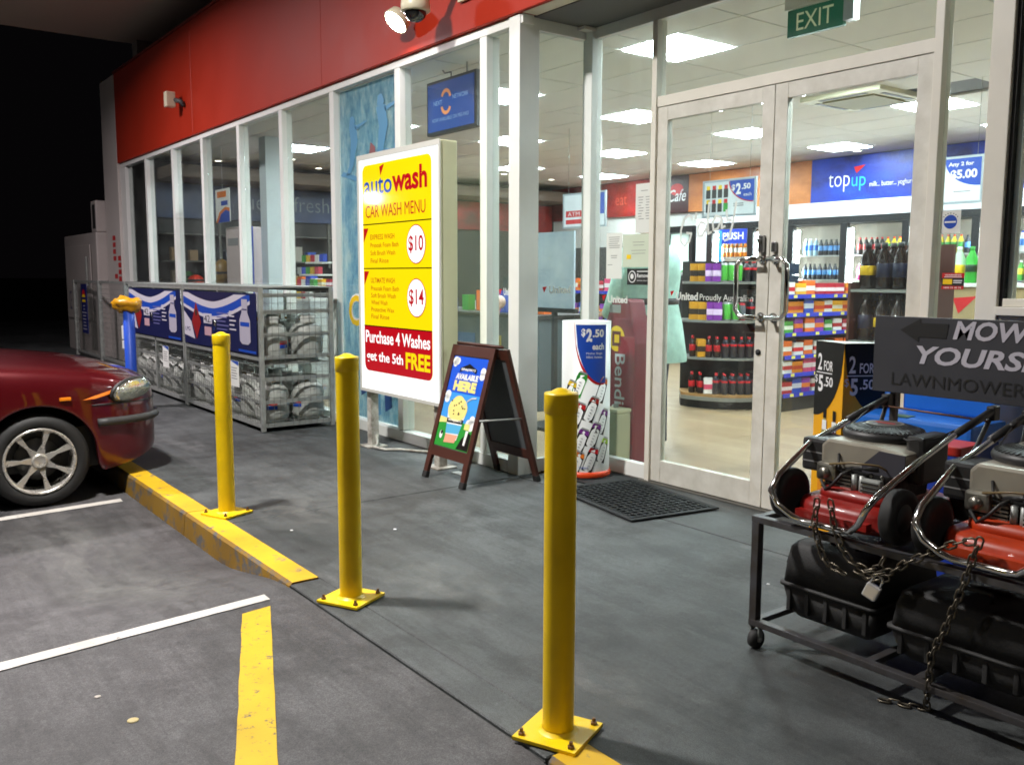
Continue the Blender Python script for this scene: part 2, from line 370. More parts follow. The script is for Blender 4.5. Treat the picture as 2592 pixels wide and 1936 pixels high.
for (x, y, z, sx, sy) in ((-3.4, 2.15, .003, 1.3, .75), (-2.25, 2.03, .003, .8, .5), (-5.0, 2.2, .003, 1.2, .8), (-5.2, 1.0, None, 2.6, .9), (-4.4, 1.15, None, 1.2, .7)):
    mb = MB(); k = 12
    vs = [(-.5 + i / k, -.5 + j / k, 0) for j in range(k + 1) for i in range(k + 1)]
    if z is None: vs = [(a, b_, road_z(x + a * sx) - road_z(x)) for a, b_, c in vs]
    mb.add(vs, [(j * (k + 1) + i, j * (k + 1) + i + 1, (j + 1) * (k + 1) + i + 1, (j + 1) * (k + 1) + i) for j in range(k) for i in range(k)])
    o = struct(mb.build('dust_stain', dustm)); o.location = (x, y, z if z is not None else road_z(x) + .003); o.scale = (sx, sy, 1)
# ------------------------------------------------------------------ shop building
YF, YD = 3.80, 4.43
red = mat('red_fascia', '#b02809', .55, var=.12, vscale=1.3)
bl = thing('shop_building', 'petrol station shop with red fascia and white framed glass front', 'shop', (-10, YF, 0))
def part(mb, name, m, **k): return mb.build(name, m, bl, world=True, **k)
for x0, x1 in ((-15.42, -11.7), (-11.695, -7.97), (-7.965, -4.2), (-4.195, -.4), (-.395, 4)):
    part(MB().bx(x0, x1, YF - .03, YF + .12, 3.135, 4.5), 'fascia_panel', red, bevel=.004, bseg=1)
part(MB().bx(-15.42, 4, YF - .045, YF + .14, 4.501, 4.53), 'capping', mat('capping', '#7a2018', .5))
part(MB().bx(-15.42, 4, YF + .125, 12.2, 4.2, 4.49), 'roof', mat('roof_sheet', .12, .6))
part(MB().bx(-15.42, -4.96, YF + .005, YF + .1, 3.07, 3.13), 'head_frame', white_al, bevel=.004)
part(MB().bx(-4.955, 4, YF + .0, YD + .14, 3.132, 3.16), 'soffit', mat('soffit_board', '#eee8d6', .6, var=.05))
part(MB().bx(-16.33, -15.45, YF - .03, YF + .5, 0, 4.5), 'corner_pillar', mat('pillar_paint', '#c9c2bd', .6, var=.1, vscale=2))
rp = MB()                                              # faded red lettering down the pillar
for i, (x, z0) in enumerate(((-15.85, 1.95), (-15.55, 1.62), (-15.8, 1.33))):
    for k in range(4 if i < 2 else 1): rp.rect(x - .09, x + .09, z0 - .11 * k, z0 - .11 * k + .075, YF - .033)
part(rp, 'lettering', inkr)
EDG = [-15.44, -14.05, -12.76, -11.55, -10.30, -9.087, -7.90, -6.69, -5.466]       # left edges of the mullions
for i, x in enumerate(EDG):
    part(MB().bx(x, x + (.3 if i == 0 else .085), YF + .008, YF + .12, 0.095, 3.07), 'mullion', white_al, bevel=.004)
part(MB().bx(-15.44, -5.11, YF + .002, YF + .11, 0, .09), 'sill', white_al, bevel=.004)
film = bpy.data.materials.new('blue_window_film'); film.use_nodes = True
def _film():
    nt = film.node_tree; b = nt.nodes['Principled BSDF']; N = nt.nodes.new; L = nt.links.new
    tc = N('ShaderNodeTexCoord'); mp = N('ShaderNodeMapping'); mp.inputs['Scale'].default_value = (5, 1, 2.2); n = N('ShaderNodeTexNoise'); n.inputs['Scale'].default_value = 2.2; n.inputs['Detail'].default_value = 9; n.inputs['Roughness'].default_value = .7
    r = N('ShaderNodeValToRGB'); e = r.color_ramp.elements; e[0].position = .33; e[0].color = (*lin('#6a9cba'), 1); e[1].position = .66; e[1].color = (*lin('#e2ecec'), 1)
    q = e.new(.5); q.color = (*lin('#a8cad8'), 1)
    L(tc.outputs['Object'], mp.inputs[0]); L(mp.outputs[0], n.inputs[0]); L(n.outputs[0], r.inputs[0]); L(r.outputs[0], b.inputs['Base Color']); b.inputs['Roughness'].default_value = .3
    tr = N('ShaderNodeBsdfTranslucent'); mx = N('ShaderNodeMixShader'); mx.inputs[0].default_value = .6; o = nt.nodes['Material Output']; L(r.outputs[0], tr.inputs[0]); L(b.outputs[0], mx.inputs[1]); L(tr.outputs[0], mx.inputs[2]); L(mx.outputs[0], o.inputs[0])
_film(); MATS['film'] = film
for i in range(9):
    x0 = EDG[i] + (.3 if i == 0 else .085); x1 = EDG[i + 1] if i < 8 else -5.105
    part(MB().bx(x0 + .002, x1 - .002, YF + .06, YF + .068, .092, 3.068), 'window_pane', glass)
    if i == 6:
        part(MB().bx(x0 + .004, x1 - .004, YF + .072, YF + .076, .1, 3.06), 'window_film', film)
        a = MB(); Y = YF + .0575
        for (px_, pz, s, fl) in ((-7.55, 2.52, .8, 1), (-7.02, 2.58, .95, 1), (-6.75, 2.3, .6, -1)):      # surfers
            for pts in ([(-.03, .45), (.02, .46), (.05, .38), (.03, .33), (-.04, .34)], [(-.05, .33), (.06, .34), (.09, .12), (.05, -.05), (-.03, -.03), (-.02, .12)],
                        [(.05, .31), (.24, .36), (.24, .34), (.06, .26)], [(-.03, -.03), (.05, -.05), (.02, -.2), (-.05, -.34), (-.1, -.34), (-.05, -.2)],
                        [(-.2, -.33), (-.15, -.28), (.2, -.44), (.17, -.49)]):
                a.poly([(px_ + fl * s * 1.5 * p[0], pz + s * .8 * p[1]) for p in (pts if fl > 0 else pts[::-1])], Y, 0)
        a.poly([(-7.38, 2.0), (-7.08, 1.98), (-7.12, 2.5), (-7.2, 2.55)], Y, 1)                                   # cone over a bottle
        a.poly([(-7.36, 1.97), (-7.08, 1.96), (-7.02, 1.3), (-7.2, 1.28)], Y, 2)
        a.disc(-7.15, 1.62, .09, .16, Y - .002, 1); a.disc(-7.13, 1.64, .05, .06, Y - .004, 4)
        a.text('Chu', -7.66, .92, w=.62, h=.3, y=Y, m=4, bold=.05, rot=.08); a.text('Chu', -7.655, .925, w=.6, h=.28, y=Y - .003, m=3, bold=.02, rot=.08)
        for k, (xx, zz, hh) in enumerate(((-7.7, .15, .5), (-7.45, .3, .75), (-7.2, .12, .45), (-7.0, .2, .6))): a.poly([(xx, zz), (xx + .12, zz + .05), (xx + .1, zz + hh), (xx - .03, zz + hh * .8)], Y, 2 if k % 2 else 0)
        part(a, 'artwork', [mat('surfer_blue', '#5a94ba', .35), mat('cone_red', '#8f5a5c', .4), mat('film_navy', '#2a4a80', .4), inky, inkw])
# white corner column and the return glass of the entrance recess
part(MB().bx(-5.10, -4.98, YF - .005, YF + .165, 0, 3.13), 'column', white_al, bevel=.004)
[part(MB().bx(-5.03, -4.985, YF + .167, YD - .04, *q), 'return_frame', white_al, bevel=.003) for q in ((3.05, 3.13), (0, .1))]
part(MB().bx(-5.012, -5.004, YF + .167, YD - .04, .101, 3.049), 'window_pane', glass)
part(MB().bx(-5.02, -4.925, YD - .038, YD + .06, 0, 3.13), 'corner_post', white_al, bevel=.004)
# entrance wall: sidelight, double doors, transom
part(MB().bx(-4.923, 4, YD - .012, YD + .05, 3.05, 3.13), 'head_frame', white_al, bevel=.003)
part(MB().bx(-4.923, -4.345, YD - .01, YD + .05, 0, .105), 'sill', white_al, bevel=.003)
part(MB().bx(-4.922, -4.346, YD + .015, YD + .022, .106, 3.049), 'window_pane', glass)
part(MB().bx(-4.345, -4.302, YD - .03, YD + .06, 0, 3.048), 'door_jamb', cream_al, bevel=.003)
part(MB().bx(-2.43, -2.385, YD - .03, YD + .06, 0, 3.048), 'door_jamb', cream_al, bevel=.003)
part(MB().bx(-4.300, -2.432, YD - .02, YD + .055, 2.495, 2.562), 'transom', cream_al, bevel=.003)
part(MB().bx(-4.300, -2.432, YD + .015, YD + .022, 2.563, 3.049), 'window_pane', glass)
part(MB().bx(-4.8, -1.9, YD - .05, YD + .1, -.02, .008), 'threshold', mat('threshold', '#6c6a64', .5, metal=.5))
stain = mat('scuffed_door_paint', '#e6e4da', .42, var=.3, vscale=7, col2='#cfccc0')
def leaf(x0, x1, name='door'):
    d = part(MB().bx(x0, x0 + .085, YD - .012, YD + .035, .012, 2.492).bx(x1 - .085, x1, YD - .012, YD + .035, .012, 2.492)
             .bx(x0 + .0855, x1 - .0855, YD - .011, YD + .034, 2.405, 2.492).bx(x0 + .0855, x1 - .0855, YD - .011, YD + .034, .012, .16), name, stain, bevel=.003)
    MB().bx(x0 + .0855, x1 - .0855, YD + .008, YD + .015, .1605, 2.4045).build('pane', glass, d)
    return d
d1 = leaf(-4.299, -3.378); d2 = leaf(-3.372, -2.433)
for d, x in ((d1, -3.42), (d2, -3.33)):                 # chrome D pull handles
    s = -1 if d is d1 else 1; p = []
    for ox, z in ((0, 1.50), (.10, 1.50), (.135, 1.465), (.135, 1.2), (.10, 1.16), (0, 1.16)): p.append((x + s * ox, YD - .085, z))
    MB().tube([(x, YD - .01, 1.50)] + p + [(x, YD - .01, 1.16)], .0145, 12).build('handle', chrome, d)
    for z in (1.5, 1.16): MB().cyl((x, YD - .022, z), (x, YD - .012, z), .028, 14).build('handle_rose', chrome, d)
MB().bx(-3.445, -3.405, YD - .04, YD - .013, 1.54, 1.64).cyl((-3.425, YD - .042, 1.61), (-3.425, YD - .055, 1.61), .016, 14).build('lock', mat('lock_steel', .3, .3, metal=1.), d1, bevel=.006)
MB().bx(-3.35, -3.32, YD - .035, YD - .013, 1.54, 1.60).build('lock', MATS['lock_steel'], d2, bevel=.006)
MB().cyl((-3.43, YD - .014, .95), (-3.43, YD - .02, .95), .018, 12).build('keyhole', mat('keyhole', .05, .4, metal=.6), d1)
# right of the doors: sidelight, post, service window over a panelled wall
part(MB().bx(-2.383, -2.155, YD + .015, YD + .022, .106, 3.049), 'window_pane', glass)
part(MB().bx(-2.383, -2.155, YD - .01, YD + .05, 0, .105), 'sill', cream_al, bevel=.003)
part(MB().bx(-2.155, -2.055, YD - .03, YD + .08, 0, 3.048), 'post', cream_al, bevel=.004)
part(MB().bx(-2.054, 4, YD - .012, YD + .06, 0, 1.22), 'wall_panel', mat('wall_panel_paint', '#b9b0a2', .55, var=.08), bevel=.003)
part(MB().bx(-2.054, 4, YD - .04, YD + .07, 1.222, 1.262), 'sill', cream_al, bevel=.004)
part(MB().bx(-2.054, -2.038, YD - .005, YD + .05, 1.263, 3.048), 'gasket', inkk); part(MB().bx(-2.037, -2.012, YD + .03, YD + .07, 1.263, 3.048), 'window_frame', white_al, bevel=.003); part(MB().bx(-2.037, 4, YD - .011, YD + .028, 1.263, 1.30), 'window_frame', cream_al, bevel=.003)
part(MB().bx(-2.037, 4, YD + .015, YD + .022, 1.301, 3.049), 'window_pane', glass)
# stickers and lettering on the glass
a = MB(); Y = YD + .0045
a.text('United', -4.12, 1.245, w=.19, h=.052, y=Y, m=0, bold=.03); a.text('Proudly Australian', -3.915, 1.236, w=.42, h=.052, y=Y, m=0, bold=.005)
a.poly([(-4.17, 1.30), (-4.135, 1.305), (-4.16, 1.27)], Y, 1)
def ribbon(mb, pts, w, y, m=0):
    for (p, q) in zip(pts, pts[1:]):
        d = Vector((q[0] - p[0], q[1] - p[1])).normalized(); nx, nz = -d.y * w / 2, d.x * w / 2; e = d * w * .25
        mb.poly([(p[0] - nx - e.x, p[1] - nz - e.y), (q[0] - nx + e.x, q[1] - nz + e.y), (q[0] + nx + e.x, q[1] + nz + e.y), (p[0] + nx - e.x, p[1] + nz - e.y)], y, m); y -= .0001
for st in ([(.14, .22), (.10, .26), (.05, .23), (.02, .15), (.02, .06), (.06, .02), (.11, .05), (.13, .11), (.08, .12)], [(.175, .27), (.165, .22)],
           [(.27, .17), (.22, .19), (.19, .14), (.20, .08), (.24, .08), (.28, .14)], [(.30, .33), (.29, .2), (.30, .09), (.33, .1)],
           [(.42, .20), (.37, .22), (.34, .17), (.35, .11), (.39, .12), (.43, .19), (.43, .12), (.46, .13)], [(.47, .25), (.48, .17), (.52, .17)], [(.56, .3), (.54, .17), (.50, .03), (.46, .02)]):
    ribbon(a, [(-4.105 + p[0] * .82, 1.575 + p[1] * .8 + p[0] * .06) for p in st], .015, Y, 0)      # greeting in white brush script
o = a.build('lettering', [mat('white_vinyl', '#dfe4de', .5), inkr], d1)
a = MB(); Y = YD + .012
a.poly([(-4.84, 1.26), (-4.80, 1.265), (-4.825, 1.22)], Y, 1); a.text('United', -4.78, 1.21, w=.2, h=.052, y=Y, m=0, bold=.03)
part(a, 'lettering', [MATS['white_vinyl'], inkr])
a = MB(); a.poly([(-5.3, 1.30), (-5.26, 1.305), (-5.285, 1.26)], YF + .057, 1); a.text('United', -5.24, 1.26, w=.12, h=.052, y=YF + .057, m=0, bold=.03); part(a, 'lettering', [MATS['white_vinyl'], inkr])
a = MB(); a.poly([(0, 0), (.04, .005), (.015, -.04)], 0, 1).text('United', .06, -.045, w=.2, h=.052, y=0, m=0, bold=.03)
o = a.build('lettering', [MATS['white_vinyl'], inkr], bl); o.location = (-5.0 + 10, .22, 1.32); o.rotation_euler = (0, 0, PI / 2)
def sheet(name, label, x0, x1, z0, z1, Y, lines, m=None, extra=None, cat='notice', rot=0):
    t = thing(name, label, cat, ((x0 + x1) / 2, Y, z0)); w = (x1 - x0) / 2; h = z1 - z0
    MB().bx(-w, w, 0, .0015, 0, h).build('sheet', m or paperw, t)
    a = MB(); mats = [mat('print_grey', .22, .6), inkw, inkr, inky, inkb, inkk]
    for (u, v, du, dv) in lines: a.rect(-w + u * 2 * w, -w + (u + du) * 2 * w, v * h, (v + dv) * h, -.001, 0)
    if extra: extra(a, w, h)
    a.build('print', mats, t)
    return t
lns = lambda u, v0, n, du, st: [(u + .02 * ((i * 7) % 3), v0 - st * i, du - .12 * ((i * 5) % 4) / 3, .012) for i in range(n)]
sheet('notice_sheet', 'tall white price list taped high on glass beside door', -4.515, -4.35, 1.69, 2.02, YD + .011, lns(.3, .85, 1, .4, .05) + lns(.15, .72, 9, .3, .055) + lns(.58, .72, 9, .3, .055))
sheet('notice_sheet', 'white typed notice taped to glass, lowest and leftmost sheet', -4.80, -4.64, 1.38, 1.70, YD + .011, lns(.15, .9, 6, .7, .045) + lns(.3, .5, 2, .4, .045) + lns(.1, .3, 1, .3, .05))
sheet('notice_sheet', 'pale green certificate taped between the two white sheets', -4.635, -4.352, 1.46, 1.685, YD + .012, lns(.35, .75, 2, .4, .09) + lns(.3, .5, 2, .5, .09), mat('pale_green_paper', '#cfd9c4', .6), lambda a, w, h: a.rect(-w * .7, -w * .4, h * .25, h * .38, -.002, 3))
def helm(a, w, h):
    a.disc(-w * .55, h * .5, w * .32, h * .38, -.002, 1); a.disc(-w * .55, h * .5, w * .26, h * .31, -.003, 5); a.disc(-w * .55, h * .52, w * .14, h * .17, -.004, 1)
    a.text('Remove', -w * .15, h * .45, w=w * .95, h=h * .25, y=-.002, m=1, bold=.02); a.text('helmet please', -w * .15, h * .2, w=w * .9, h=h * .12, y=-.002, m=1); a.rect(-w * .15, w * .85, h * .8, h * .86, -.002, 1)
sheet('helmet_sticker', 'black and white helmet removal sticker on glass', -4.585, -4.352, 1.34, 1.45, YD + .010, [], mat('black_vinyl', .02, .4), helm, 'sticker')
def alarm(a, w, h):
    a.rect(-w, w, h * .7, h, -.001, 2); a.text('WARNING', 0, h * .82, w=w * 1.5, h=h * .1, y=-.002, m=1, al='C', bold=.03); a.rect(-w * .8, w * .8, h * .73, h * .77, -.002, 1)
    a.rect(-w * .9, -w * .05, h * .3, h * .62, -.002, 3); a.rect(.05 * w, w * .85, h * .5, h * .56, -.002, 1); a.rect(.05 * w, w * .8, h * .38, h * .44, -.002, 1); a.rect(-w, w, h * .0, h * .2, -.001, 2); a.text('1800 73 40 76', 0, h * .05, w=w * 1.6, h=h * .1, y=-.002, m=1, al='C', bold=.02)
sheet('alarm_sticker', 'red and black security warning sticker on glass beside door', -2.345, -2.235, 1.34, 1.42, YD + .011, [], mat('black_vinyl', .02, .4), alarm, 'sticker')
t = thing('round_sticker', 'round blue sticker in a white square on glass', 'sticker', (-2.32, YD + .011, 1.615)); MB().bx(-.05, .05, 0, .0015, 0, .11).build('sheet', paperw, t)
a = MB().disc(0, .055, .034, .034, -.001, 0).rect(-.028, .028, .05, .058, -.002, 1); [a.disc(.042 * math.cos(k), .055 + .042 * math.sin(k), .003, .003, -.001, 2, 6) for k in (.6, .9, 1.2, 1.57, 1.9, 2.2, 2.5)]; a.build('print', [inkb, inkw, inkk], t)
# interior shell
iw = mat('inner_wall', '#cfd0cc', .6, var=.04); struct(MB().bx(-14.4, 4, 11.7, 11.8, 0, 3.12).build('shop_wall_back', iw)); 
struct(MB().bx(-14.4, -14.2, 3.95, 11.69, 0, 3.1).build('shop_wall_left', mat('unlit_inner_wall', '#2e2e2b', .6, var=.1))); struct(MB().bx(3.9, 4, 4.5, 11.69, 0, 3.1).build('shop_wall_right', iw))  # left wall colour darkened to stand for lamps being off at that end
def wood_floor():
    m = bpy.data.materials.new('timber_vinyl'); m.use_nodes = True; nt = m.node_tree; b = nt.nodes['Principled BSDF']; N = nt.nodes.new; L = nt.links.new
    tc = N('ShaderNodeTexCoord'); br = N('ShaderNodeTexBrick'); br.inputs['Scale'].default_value = 1; br.inputs['Brick Width'].default_value = 1.2; br.inputs['Row Height'].default_value = .14; br.inputs['Mortar Size'].default_value = .0015
    br.inputs['Color1'].default_value = (*lin('#ab9678'), 1); br.inputs['Color2'].default_value = (*lin('#9a8468'), 1); br.inputs['Mortar'].default_value = (*lin('#6a5638'), 1); br.offset = .37
    mp = N('ShaderNodeMapping'); mp.inputs['Scale'].default_value = (1.2, 22, 1); n = N('ShaderNodeTexNoise'); n.inputs['Scale'].default_value = 3; n.inputs['Detail'].default_value = 6
    r = N('ShaderNodeValToRGB'); r.color_ramp.elements[0].color = (.7, .68, .66, 1); r.color_ramp.elements[1].color = (1.1, 1.1, 1.1, 1)
    q = N('ShaderNodeMixRGB'); q.blend_type = 'MULTIPLY'; q.inputs[0].default_value = .8
    L(tc.outputs['Object'], br.inputs[0]); L(tc.outputs['Object'], mp.inputs[0]); L(mp.outputs[0], n.inputs[0]); L(n.outputs[0], r.inputs[0]); L(br.outputs[0], q.inputs[1]); L(r.outputs[0], q.inputs[2]); L(q.outputs[0], b.inputs['Base Color'])
    b.inputs['Roughness'].default_value = .32; return m
struct(MB().bx(-14.2, -5.02, YF + .11, 11.7, -.05, .01).bx(-5.02, 4, YD + .06, 11.7, -.05, .0095).build('shop_floor', wood_floor()))
# suspended ceiling: tiles, light panels, vents
cl = struct(thing('shop_ceiling', None, None, (0, 0, 3.1)))
tile = mat('ceiling_tile', '#eeece6', .8, var=.04, vscale=60, bump=.15, bscale=400)
MB().bx(-14.2, 4, YF + .12, YD + .05, 3.125, 3.2).bx(-14.2, 4, YD + .06, 11.69, 3.125, 3.2).build('tile_grid', mat('grid_shadow', .12, .8), cl, world=True)
full = MB().bx(.006, 1.139, .006, .614, 0, .02).mesh('ceiling_tile', tile); half = MB().bx(.006, .566, .006, .614, 0, .02).mesh('ceiling_tile_half', tile)
LX = [-4.9, -7.2, -9.49, -11.78, -2.62]; LYs = [5.21, 7.07, 8.93, 10.79]
lights = {(round((x - .2855 + 5.19) / .5725), round((y - .3 - 3.68) / .62)) for x in LX for y in LYs}
for r in range(13):
    y = 3.68 + .62 * r
    for c in range(-8, 8):
        x = -5.19 + 1.145 * c
        if r == 0 or (r == 1 and x > -5.7): continue
        A = (2 * c, r) in lights; B = (2 * c + 1, r) in lights
        if r == 7 and c in (0,) : continue
        if not A and not B: inst('ceiling_tile', full, (x, y, 0), cl)
        elif A: inst('ceiling_tile', half, (x + .5725, y, 0), cl)
        else: inst('ceiling_tile', half, (x, y, 0), cl)
for c in range(-8, 8):
    x = -5.19 + 1.145 * c
    if x < -5.7: MB().bx(.006, 1.139, .25, .614, 0, .02).build('ceiling_tile', tile, cl, loc=(x, 3.68, 0))
    else: MB().bx(.3 if -5.3 < x < -5 else .006, 1.139, .2, .614, 0, .02).build('ceiling_tile', tile, cl, loc=(x, 4.30, 0))
MB().bx(.006, .28, .006, .614, 0, .02).build('ceiling_tile', tile, cl, loc=(-5.19, 4.30, 0)); MB().bx(.006, .17, .25, .614, 0, .02).build('ceiling_tile', tile, cl, loc=(-5.19, 3.68, 0))
panel_e = emitmat('fluorescent_diffuser', (.86, .97, 1.0), PANEL_E)
whitef = mat('fixture_white', .75, .4)
p0 = None
for i, x in enumerate(LX):
    for j, y in enumerate(LYs):
        X = -5.19 + .5725 * round((x - .2855 + 5.19) / .5725) + .286; Yc = 3.68 + .62 * round((y - .3 - 3.68) / .62) + .31
        lb = 'square lit ceiling panel in the %s row from front, %s column from left' % (ORD[j + 1], ORD[sorted(LX).index(x) + 1])
        if p0 is None:
            p0 = thing('ceiling_light', lb, 'ceiling light', (X, Yc, 3.095), 0, 'square ceiling light panels')
            MB().bx(-.28, .28, -.285, .285, -.004, .02).build('diffuser', panel_e, p0)
            f = MB()
            for k in range(1, 6): f.bx(-.28 + .0933 * k - .003, -.28 + .0933 * k + .003, -.285, .285, -.010, -.0055)
            for k in range(1, 3): f.bx(-.28, .28, -.285 + .19 * k - .003, -.285 + .19 * k + .003, -.012, -.0105)
            f.build('louvre', whitef, p0)
        else: dup(p0, (X, Yc, 3.095), None, lb)
t = thing('ceiling_cassette', 'square white air conditioning cassette in the shop ceiling', 'air conditioner', (-5.1, 8.02, 3.09))
MB().bx(-.42, .42, -.42, .42, -.03, .02).build('casing', mat('cassette_white', '#c9c4a8', .5), t, bevel=.01); MB().bx(-.27, .27, -.27, .27, -.045, -.031).build('grille', mat('cassette_grille', '#8f8a68', .6), t, bevel=.006)
s = MB(); [s.bx(*q, -.034, -.0305) for q in ((-.25, .25, .32, .37), (-.25, .25, -.37, -.32), (.32, .37, -.25, .25), (-.37, -.32, -.25, .25))]; s.build('air_slot', inkk, t)
dl = None; warm = emitmat('downlight_warm', (1, .9, .72), 14)
DLP = [(-13.75, 4.8), (-12.9, 5.6), (-13.7, 6.4), (-12.5, 9.2), (-12.7, 10.4), (-12.5, 11.3), (-9.4, 11.1), (-7.25, 11.3), (-5.1, 11.3), (-4.2, 11.3), (-3.0, 11.3)]
DLB = ['small lit downlight ' + q for q in ('nearest the far left windows', 'right of the far left one, near indoor column', 'deeper above the navy band, third from left', 'seen left of the white corner column', 'just left of the entrance corner post', 'above the red eat band', 'above the cafe panel', 'above the top up lettering', 'left above the hanging five dollar sign', 'right above the hanging five dollar sign', 'at the right above the service window')]
for (x, y) in DLP:
    if dl is None:
        dl = thing('downlight', DLB[0], 'downlight', (x, y, 3.098), 0, 'small recessed downlights'); MB().lathe([(.075, 0), (.085, -.006), (.06, -.008), (.055, 0)], 16).build('trim', whitef, dl); MB().lathe([(0, -.003), (.055, -.003)], 14).build('lamp', warm, dl)
    else: dup(dl, (x, y, 3.098), None, DLB[DLP.index((x, y))])
# painted bands over the back and left walls
def band_mat(name, c1, c2, sc):
    m = mat(name, c1, .4, var=.5, vscale=sc, col2=c2, stretch=(1, 1, 1.6)); return m
bnd = thing('wall_banner', 'long printed band above the shop fridges running orange to blue', 'banner', (-9, 11.64, 2.47))
def bpart(x0, x1, m, nm='panel'): MB().bx(x0, x1, 11.64, 11.69, 2.47, 3.09).build(nm, m, bnd, world=True)
bpart(-14.19, -11.08, band_mat('band_red', '#a01c18', '#400a0c', 2.)); bpart(-11.075, -10.585, mat('band_cafe', '#3a1216', .4)); bpart(-10.58, -8.2, band_mat('band_orange', '#d98a4a', '#9a5526', 1.5)); bpart(-8.195, -3.6, band_mat('band_blue', '#2148c8', '#141c60', 2.2)); bpart(-3.595, 3.8, band_mat('band_purple', '#2a1c58', '#140e30', 2))
a = MB(); Y = 11.632
a.text('top', -7.9, 2.60, w=.34, h=.25, y=Y, m=0, bold=-.01); a.text('up', -7.53, 2.60, w=.22, h=.19, y=Y, m=1); a.poly([(-7.5, 2.93), (-7.32, 2.95), (-7.46, 2.84)], Y, 2); a.text('milk... butter... yoghurt...', -7.25, 2.62, w=.68, h=.09, y=Y, m=0)
a.text('eat', -12.35, 2.68, w=.3, h=.16, y=Y, m=3); a.text('Cafe', -11.03, 2.66, w=.4, h=.2, y=Y, m=0, shear=.3, bold=.01); a.disc(-10.85, 2.86, .15, .1, Y + .004, 2)
a.build('lettering', [inkw, mat('cyan_ink', '#2aa8d8', .4), inkr, mat('band_letter_red', '#c8503c', .5)], bnd, world=True)
bnd = thing('wall_banner', 'dark blue printed band along the far end wall reading fresh', 'banner', (-14.15, 7, 2.25))
MB().bx(-14.19, -14.14, 3.98, 8.6, 2.25, 2.76).build('panel', band_mat('band_navy', '#12305e', '#0b1630', 1.2), bnd, world=True); MB().bx(-14.19, -14.14, 8.61, 11.6, 2.25, 2.76).build('panel', MATS['band_red'], bnd, world=True)  # navy tones deepened too, the missing light is put into the colour
for s, y, w in (('ue', 5.35, .3), ('fresh', 6.15, .62)):
    o = MB().text(s, 0, 0, w=w, h=.24 if s == 'fresh' else .17, bold=-.01).build('lettering', mat('dim_white', '#7c8488', .5), bnd); o.rotation_euler = (0, 0, PI / 2); o.location = (-14.13 + 14.15, y - 7, .17)
MB().bx(-14.19, -13.4, 3.98, 11.6, 2.78, 2.98).build('bulkhead', mat('bulkhead_brown', '#6e6054', .6), bnd, world=True, bevel=.08)  # bulkhead colour lowered to match the painted dimness of this end
tag(MB().bx(-11.19, -10.98, 4.42, 4.75, .01, 3.12).build('indoor_column', mat('column_white', '#cdd6d8', .5, var=.04), bevel=.004), 'square white column standing inside behind the front glass', 'column')
# ------------------------------------------------------------------ yellow bollards
byel = worn_paint('bollard_yellow', '#f8d20a', '#5a4420', .30, 18); byel.node_tree.nodes['Principled BSDF'].inputs['Roughness'].default_value = .36
bolt = mat('rusty_bolt', '#8a6a50', .45, metal=.8, var=.5, vscale=60)
BZ = 1.055
def bollard(x, y, label, rot):
    t = thing('bollard', label, 'bollard', (x, y, .005), rot, 'yellow steel bollards along the kerb')
    MB().lathe([(.048, .012), (.048, BZ - .06)], 28).build('post', byel, t)
    MB().lathe([(.0485, BZ - .06), (.0505, BZ - .056), (.0508, BZ - .006), (.0495, BZ - .001), (.034, BZ + .001), (.026, BZ + .006), (.014, BZ + .012), (.006, BZ + .0135), (0, BZ + .014)], 28).build('cap', byel, t)
    MB().bx(-.105, .105, -.105, .105, 0, .012).build('base_plate', byel, t, bevel=.002)
    MB().lathe([(.062, .012), (.056, .016), (.05, .022)], 24).build('weld', byel, t)
    for a, b in ((-1, -1), (1, -1), (1, 1), (-1, 1)):
        MB().lathe([(.011, .012), (.011, .02), (.006, .021), (.006, .032), (0, .033)], 6, M=Matrix.Translation((a * .083, b * .083, 0)), smooth=False).build('bolt', bolt, t)
bollard(-2.022, 1.70, 'yellow steel bollard nearest the camera, standing alone by the joint', .42)
bollard(-3.452, 1.722, 'yellow steel bollard just past the end of the yellow kerb', .47)
bollard(-5.165, 1.783, 'yellow steel bollard bolted on the raised kerb beside the red car', .38)

# ------------------------------------------------------------------ lit car wash sign
t = thing('car_wash_sign', 'white lit sign box with yellow and red car wash price panel', 'sign', (-6.025, 3.45, 0)); SW = .615
cream = mat('sign_cream', '#dcdcb4', .45, var=.05); wface = signmat('sign_face_white', (.97, 1, 1), .95)
MB().bx(-SW, SW, .0, .13, .468, 2.335).build('cabinet', cream, t, bevel=.012)
MB().bx(-SW + .015, SW - .015, -.012, -.001, .485, 2.318).build('face', wface, t, bevel=.003)
fr = MB(); [fr.bx(*q) for q in ((-SW - .002, SW + .002, -.02, -.0125, 2.30, 2.338), (-SW - .002, SW + .002, -.02, -.0125, .466, .49), (-SW - .003, -SW + .02, -.02, -.0125, .4905, 2.2995), (SW - .02, SW + .003, -.02, -.0125, .4905, 2.2995))]
fr.build('frame', mat('sign_frame', '#c8c8c0', .4), t)
sy = signmat('sign_yellow', '#f2d70a', .85); sr = signmat('sign_red', '#b80f1c', .8); sb = signmat('sign_blue', '#1c4cb0', .7); sk = signmat('sign_black', '#0c0c0a', .5); sw = signmat('sign_white', (.95, .98, .98), .95); so = signmat('sign_orange', '#c86a14', .7)
a = MB(); Y = -.0145
a.rrect(-.535, .50, .64, 2.252, .06, Y, 0); a.rrect(-.533, .498, .64, .95, .06, Y - .001, 1); a.rect(-.533, .498, .82, 1.0, Y - .0015, 1)
for z in (1.795, 1.452, 1.0): a.rect(-.533, .498, z - .004, z + .004, Y - .002, 3)
